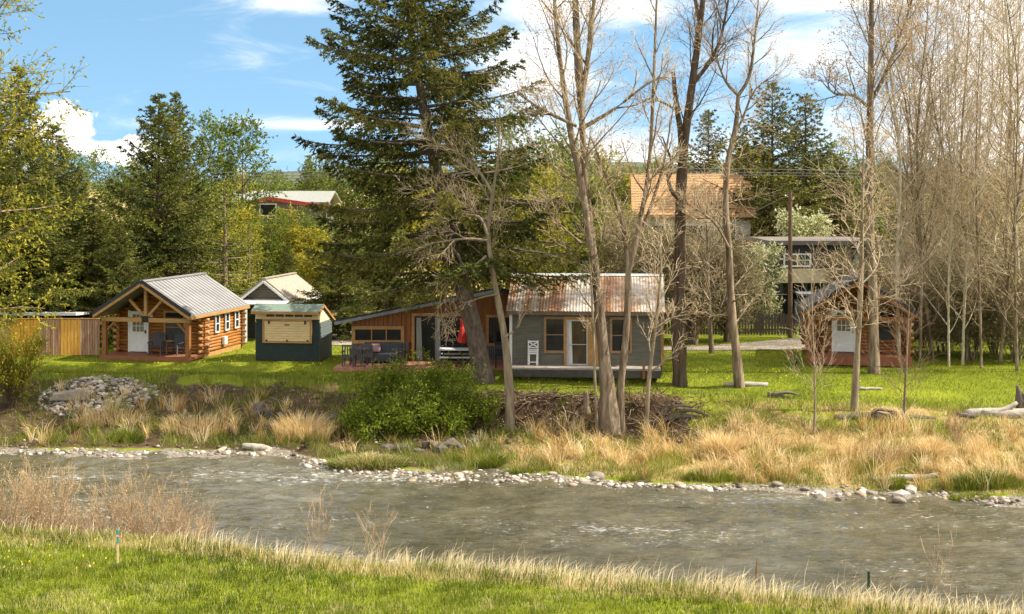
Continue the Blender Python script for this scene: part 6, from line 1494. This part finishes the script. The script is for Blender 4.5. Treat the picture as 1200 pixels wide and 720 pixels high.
log_thing('root_mound', 'tangled mound of dug up roots right of the thick cottonwood', [(768, 478), (790, 474), (812, 478), (832, 486)], 51.2, [3, 6, 5, 2], driftd, 'root heap', [(([(775, 478), (790, 464), (812, 466)]), [4, 4, 2]), (([(795, 470), (815, 470), (838, 480)]), [4, 4, 2]), (([(780, 482), (775, 470), (785, 462)]), [3, 3, 1.5]), (([(800, 480), (822, 486), (840, 494)]), [4, 3, 1.5])])
log_thing('broken_snag', 'short broken grey snag at the foot of the thick cottonwood', [(688, 486), (687, 470), (686, 458)], 50.6, [9, 8, 5], bark_grey, 'stump')
bk = thing('cut_stone_block', 'rough squared block lying on the rubble heap', 'block', (PX(83, 53.6), 53.6, tz1(PX(83, 53.6), 53.6) + .12), R(12))
m_ = MB(); m_.prism([(-.85, -.12), (.75, -.16), (.82, .20), (.3, .28), (-.7, .16)], 'y', -.28, .3); m_.build('block', MAT('block_stone', (.20, .17, .13), (.36, .31, .25), scale=4, rough=.9, bump=1), bk, bevel=.04)

# ================================================================== bushes of the banks
BSH = dict(n=[10, 8, 5], t0=[.08, .1, .1], ang=[.75, .7, .7], L=[1.1, .6, .32], fall=[.4, .4, .3], r=[.02, .010, .006], rmin=.005, seg=[4, 3, 2], wob=.16, up=[.05, .03, 0], bud=(9, .12), bv=(0, 1), tv=.3)
def bush(name, label, px, d, top, c, seed, leafm, stems, spread, bark, group=None, cat='bush', r0=.02, z0=None, stem_n=5):
    rng = random.Random(seed); x0 = PX(px, d); b = Vector((x0, d, tz1(x0, d) - .05 if z0 is None else z0)); H = PZ(top, d) - b.z; tr = []
    for k in range(stems):
        a = 6.283 * k / stems + rng.uniform(-.4, .4); s = spread * math.sqrt(rng.random()); h = H * rng.uniform(.7, 1.0) * (1 - .25 * s / max(spread, .01))
        e = Vector((math.cos(a) * s, math.sin(a) * s * .8, h)); o = b + Vector((math.cos(a), math.sin(a), 0)) * .12 * rng.random()
        tr.append(([o, o + Vector((e.x * .25, e.y * .25, h * .35)), o + Vector((e.x * .6, e.y * .6, h * .7)), o + e], [r0, r0 * .8, r0 * .55, .005]))
    return grow_tree(name, label, cat, tr, c, bark, leafm, seed, group, base=b, sides=5)
bush('green_bush', 'dense green bush on the bank in front of the patio', 474, 52.2, 433, cfg(BSH, n=[5, 5, 4], bud=(4, .085), L=[1.45, .8, .42], wob=.26, fall=[.1, .2, .2]), 81, lf_bush, 9, 1.9, bark_dark)
bush('green_bush', 'green bush on the bank at the foot of the leaning spruce, right of its twin', 538, 52.2, 434, cfg(BSH, n=[6, 5, 4], bud=(4, .085), L=[1.3, .7, .35], wob=.24), 82, lf_bush, 6, .8, bark_dark)
bush('green_bush', 'smaller dark green bush drooping toward the water below the patio bush', 442, 50.8, 478, cfg(BSH, n=[9, 6, 5], bud=(5, .08)), 83, lf_bush, 8, 1.0, bark_dark)
bush('green_bush', 'low green bush between the two larger bank bushes', 512, 51.2, 476, cfg(BSH, n=[9, 6, 5], bud=(5, .08)), 84, lf_bush, 7, .8, bark_dark)
bush('green_bush', 'upright leafy shoots rising out of the left half of the patio bush', 452, 52.6, 424, cfg(BSH, n=[7, 5, 4], bud=(5, .085), L=[.7, .4, .25]), 94, lf_bush, 6, .9, bark_dark)
bush('green_bush', 'upright leafy shoots between the patio bush and the leaning spruce', 512, 52.5, 420, cfg(BSH, n=[7, 5, 4], bud=(5, .085), L=[.7, .4, .25]), 95, lf_bush, 5, .6, bark_dark)
bush('green_bush', 'leafy bush hugging the foot of the leaning spruce at the eroded bank', 562, 51.8, 452, cfg(BSH, n=[7, 5, 4], bud=(4, .085), L=[.8, .4, .25]), 96, lf_bush, 6, .6, bark_dark)
WIL = cfg(BSH, n=[9, 6, 4], L=[1.3, .6, .3], ang=[.45, .5, .6], up=[.12, .08, .04], bud=(5, .085))
bush('yellow_willow', 'yellow-green willow bush on the left bank in front of the striped fence', 14, 53.4, 388, cfg(WIL, bud=(3, .075)), 85, lf_yel, 13, 1.3, bark_dark)
bush('yellow_willow', 'yellow-green willow partly cut by the left edge', -22, 52.8, 395, cfg(WIL, bud=(3, .075)), 86, lf_yel, 10, 1.2, bark_dark)
wil_t = LEAF('willow_twigs', [(0, (.30, .20, .12)), (.45, (.52, .38, .22)), (.8, (.56, .40, .18)), (1, (.58, .44, .14))], trans=.1, rough=.7)
wil_b = MAT('willow_stem', (.26, .16, .10), (.46, .33, .21), scale=6, rough=.8, bump=.2)
BW = dict(n=[8, 5], t0=[.2, .2], ang=[.42, .45], L=[.75, .35], fall=[.4, .3], r=[.007, .005], rmin=.0045, seg=[4, 3], wob=.09, up=[.10, .06], bud=(2, .035), bv=(.6, 1), tv=.7)
WG = 'bare willow bushes along the near bank'
WL = 'bare reddish willow bush on the near bank at the lower left'
w1 = bush('bare_willow', WL, 60, 30.9, 532, BW, 87, wil_t, 15, 1.0, wil_b, WG, r0=.014)
w2 = bush('bare_willow', WL, 150, 30.6, 548, BW, 88, wil_t, 13, .8, wil_b, WG, r0=.013)
for i, (px, d, s) in enumerate([(5, 31.6, 1.05), (30, 32.2, 1.0), (95, 31.6, 1.0), (120, 31.2, .95), (180, 30.9, 1.05), (205, 30.6, .95), (75, 32.4, 1.0), (-30, 31.5, 1.1), (168, 31.8, .9), (40, 30.7, .8), (228, 30.4, .75)]):
    c = copy_tree([w1, w2][i % 2]); x = PX(px, d); c.location = (x, d, tz1(x, d) - .05); c.rotation_euler = (0, 0, i * 1.9); c.scale = (s * .9, s * .9, s)
bush('weed_stalks', 'few thin bare weed stalks at the near bank left of the middle', 372, 28.2, 570, cfg(BW, n=[4, 2], bud=(1, .03)), 89, wil_t, 5, .35, wil_b, r0=.007, cat='weeds')
bush('weed_stalks', 'sparse bare weed stalks at the near bank near the centre', 440, 27.8, 600, cfg(BW, n=[3, 2], bud=(1, .03)), 90, wil_t, 6, .5, wil_b, r0=.005, cat='weeds')
bush('weed_stalks', 'thin curved pale weed stems at the near bank, right of the green post', 1105, 25.0, 600, cfg(BW, n=[3, 2], bud=(1, .03)), 91, wil_t, 4, .3, wil_b, r0=.005, cat='weeds')
bush('weed_stalks', 'bare dead weed stems in the dry grass near the middle of the flats', 1038, 44.2, 530, cfg(BW, n=[7, 3]), 92, tw_brown, 7, .3, wil_b, r0=.010, cat='weeds')
bush('weed_stalks', 'upright brown weed stems in the dry grass near the right edge', 1120, 46.0, 482, cfg(BW, n=[6, 3]), 93, tw_brown, 6, .4, wil_b, r0=.010, cat='weeds')

# ================================================================== stake, post, mullein
st = thing('survey_stake', 'wooden survey stake with teal painted top and pink ribbon on the near lawn', 'stake', GP(138, 27.0), R(8))
MB().box(-.02, .02, -.012, .012, -.05, .52).build('shaft', pinem, st)
MB().prism([(-.022, .52), (.022, .52), (.02, .80), (-.016, .83)], 'y', -.014, .014).build('painted_top', MAT('teal_paint', (.03, .25, .24), (.05, .34, .32), rough=.6), st)
m_ = MB(); m_.add([(-.024, -.017, .70), (.024, -.017, .70), (.10, -.03, .62), (.12, -.01, .57), (.09, -.02, .60), (.024, -.018, .66), (-.024, -.018, .66)], [(0, 1, 5, 6), (1, 2, 4, 5), (2, 3, 4)])
o = m_.build('ribbon', MAT('pink_ribbon', (.75, .22, .32), (.85, .34, .42), rough=.6), st); o.modifiers.new('thick', 'SOLIDIFY').thickness = .003
gp = thing('steel_post', 'dark green steel fence post standing at the near bank edge', 'post', GP(1018, 24.9))
m_ = MB(); m_.box(-.025, .025, -.006, .006, -.3, .72); m_.box(-.006, .006, -.03, -.006, -.3, .72)
for i in range(8): m_.box(-.012, .012, -.038, -.03, .05 + i * .08, .075 + i * .08)
m_.build('shaft', MAT('green_post_paint', (.02, .045, .03), (.04, .075, .05), rough=.5), gp)
m_ = MB(); m_.box(-.026, .026, -.031, .007, .66, .722); m_.build('cap', whitep, gp) if False else None
ml = thing('mullein_stalk', 'tall dead brown mullein stalk at the near bank edge', 'plant', GP(886, 25.9))
m_ = MB(); m_.tube([(0, 0, -.2), (.01, 0, .5), (0, 0, .78), (.012, 0, 1.02), (.02, 0, 1.2)], [.012, .012, .02, .024, .008], 7); m_.build('stem', MAT('mullein_brown', (.16, .08, .03), (.30, .17, .07), scale=20, rough=.9, bump=1), ml)
ml2 = thing('mullein_stalk', 'short dead mullein stalk right beside the taller one', 'plant', GP(894, 26.0))
m_ = MB(); m_.tube([(0, 0, -.2), (0, 0, .35), (.005, 0, .45), (.0, 0, .62)], [.01, .01, .018, .007], 7); m_.build('stem', MAT('mullein_brown_short', (.16, .08, .03), (.30, .17, .07), scale=20, rough=.9, bump=1), ml2)
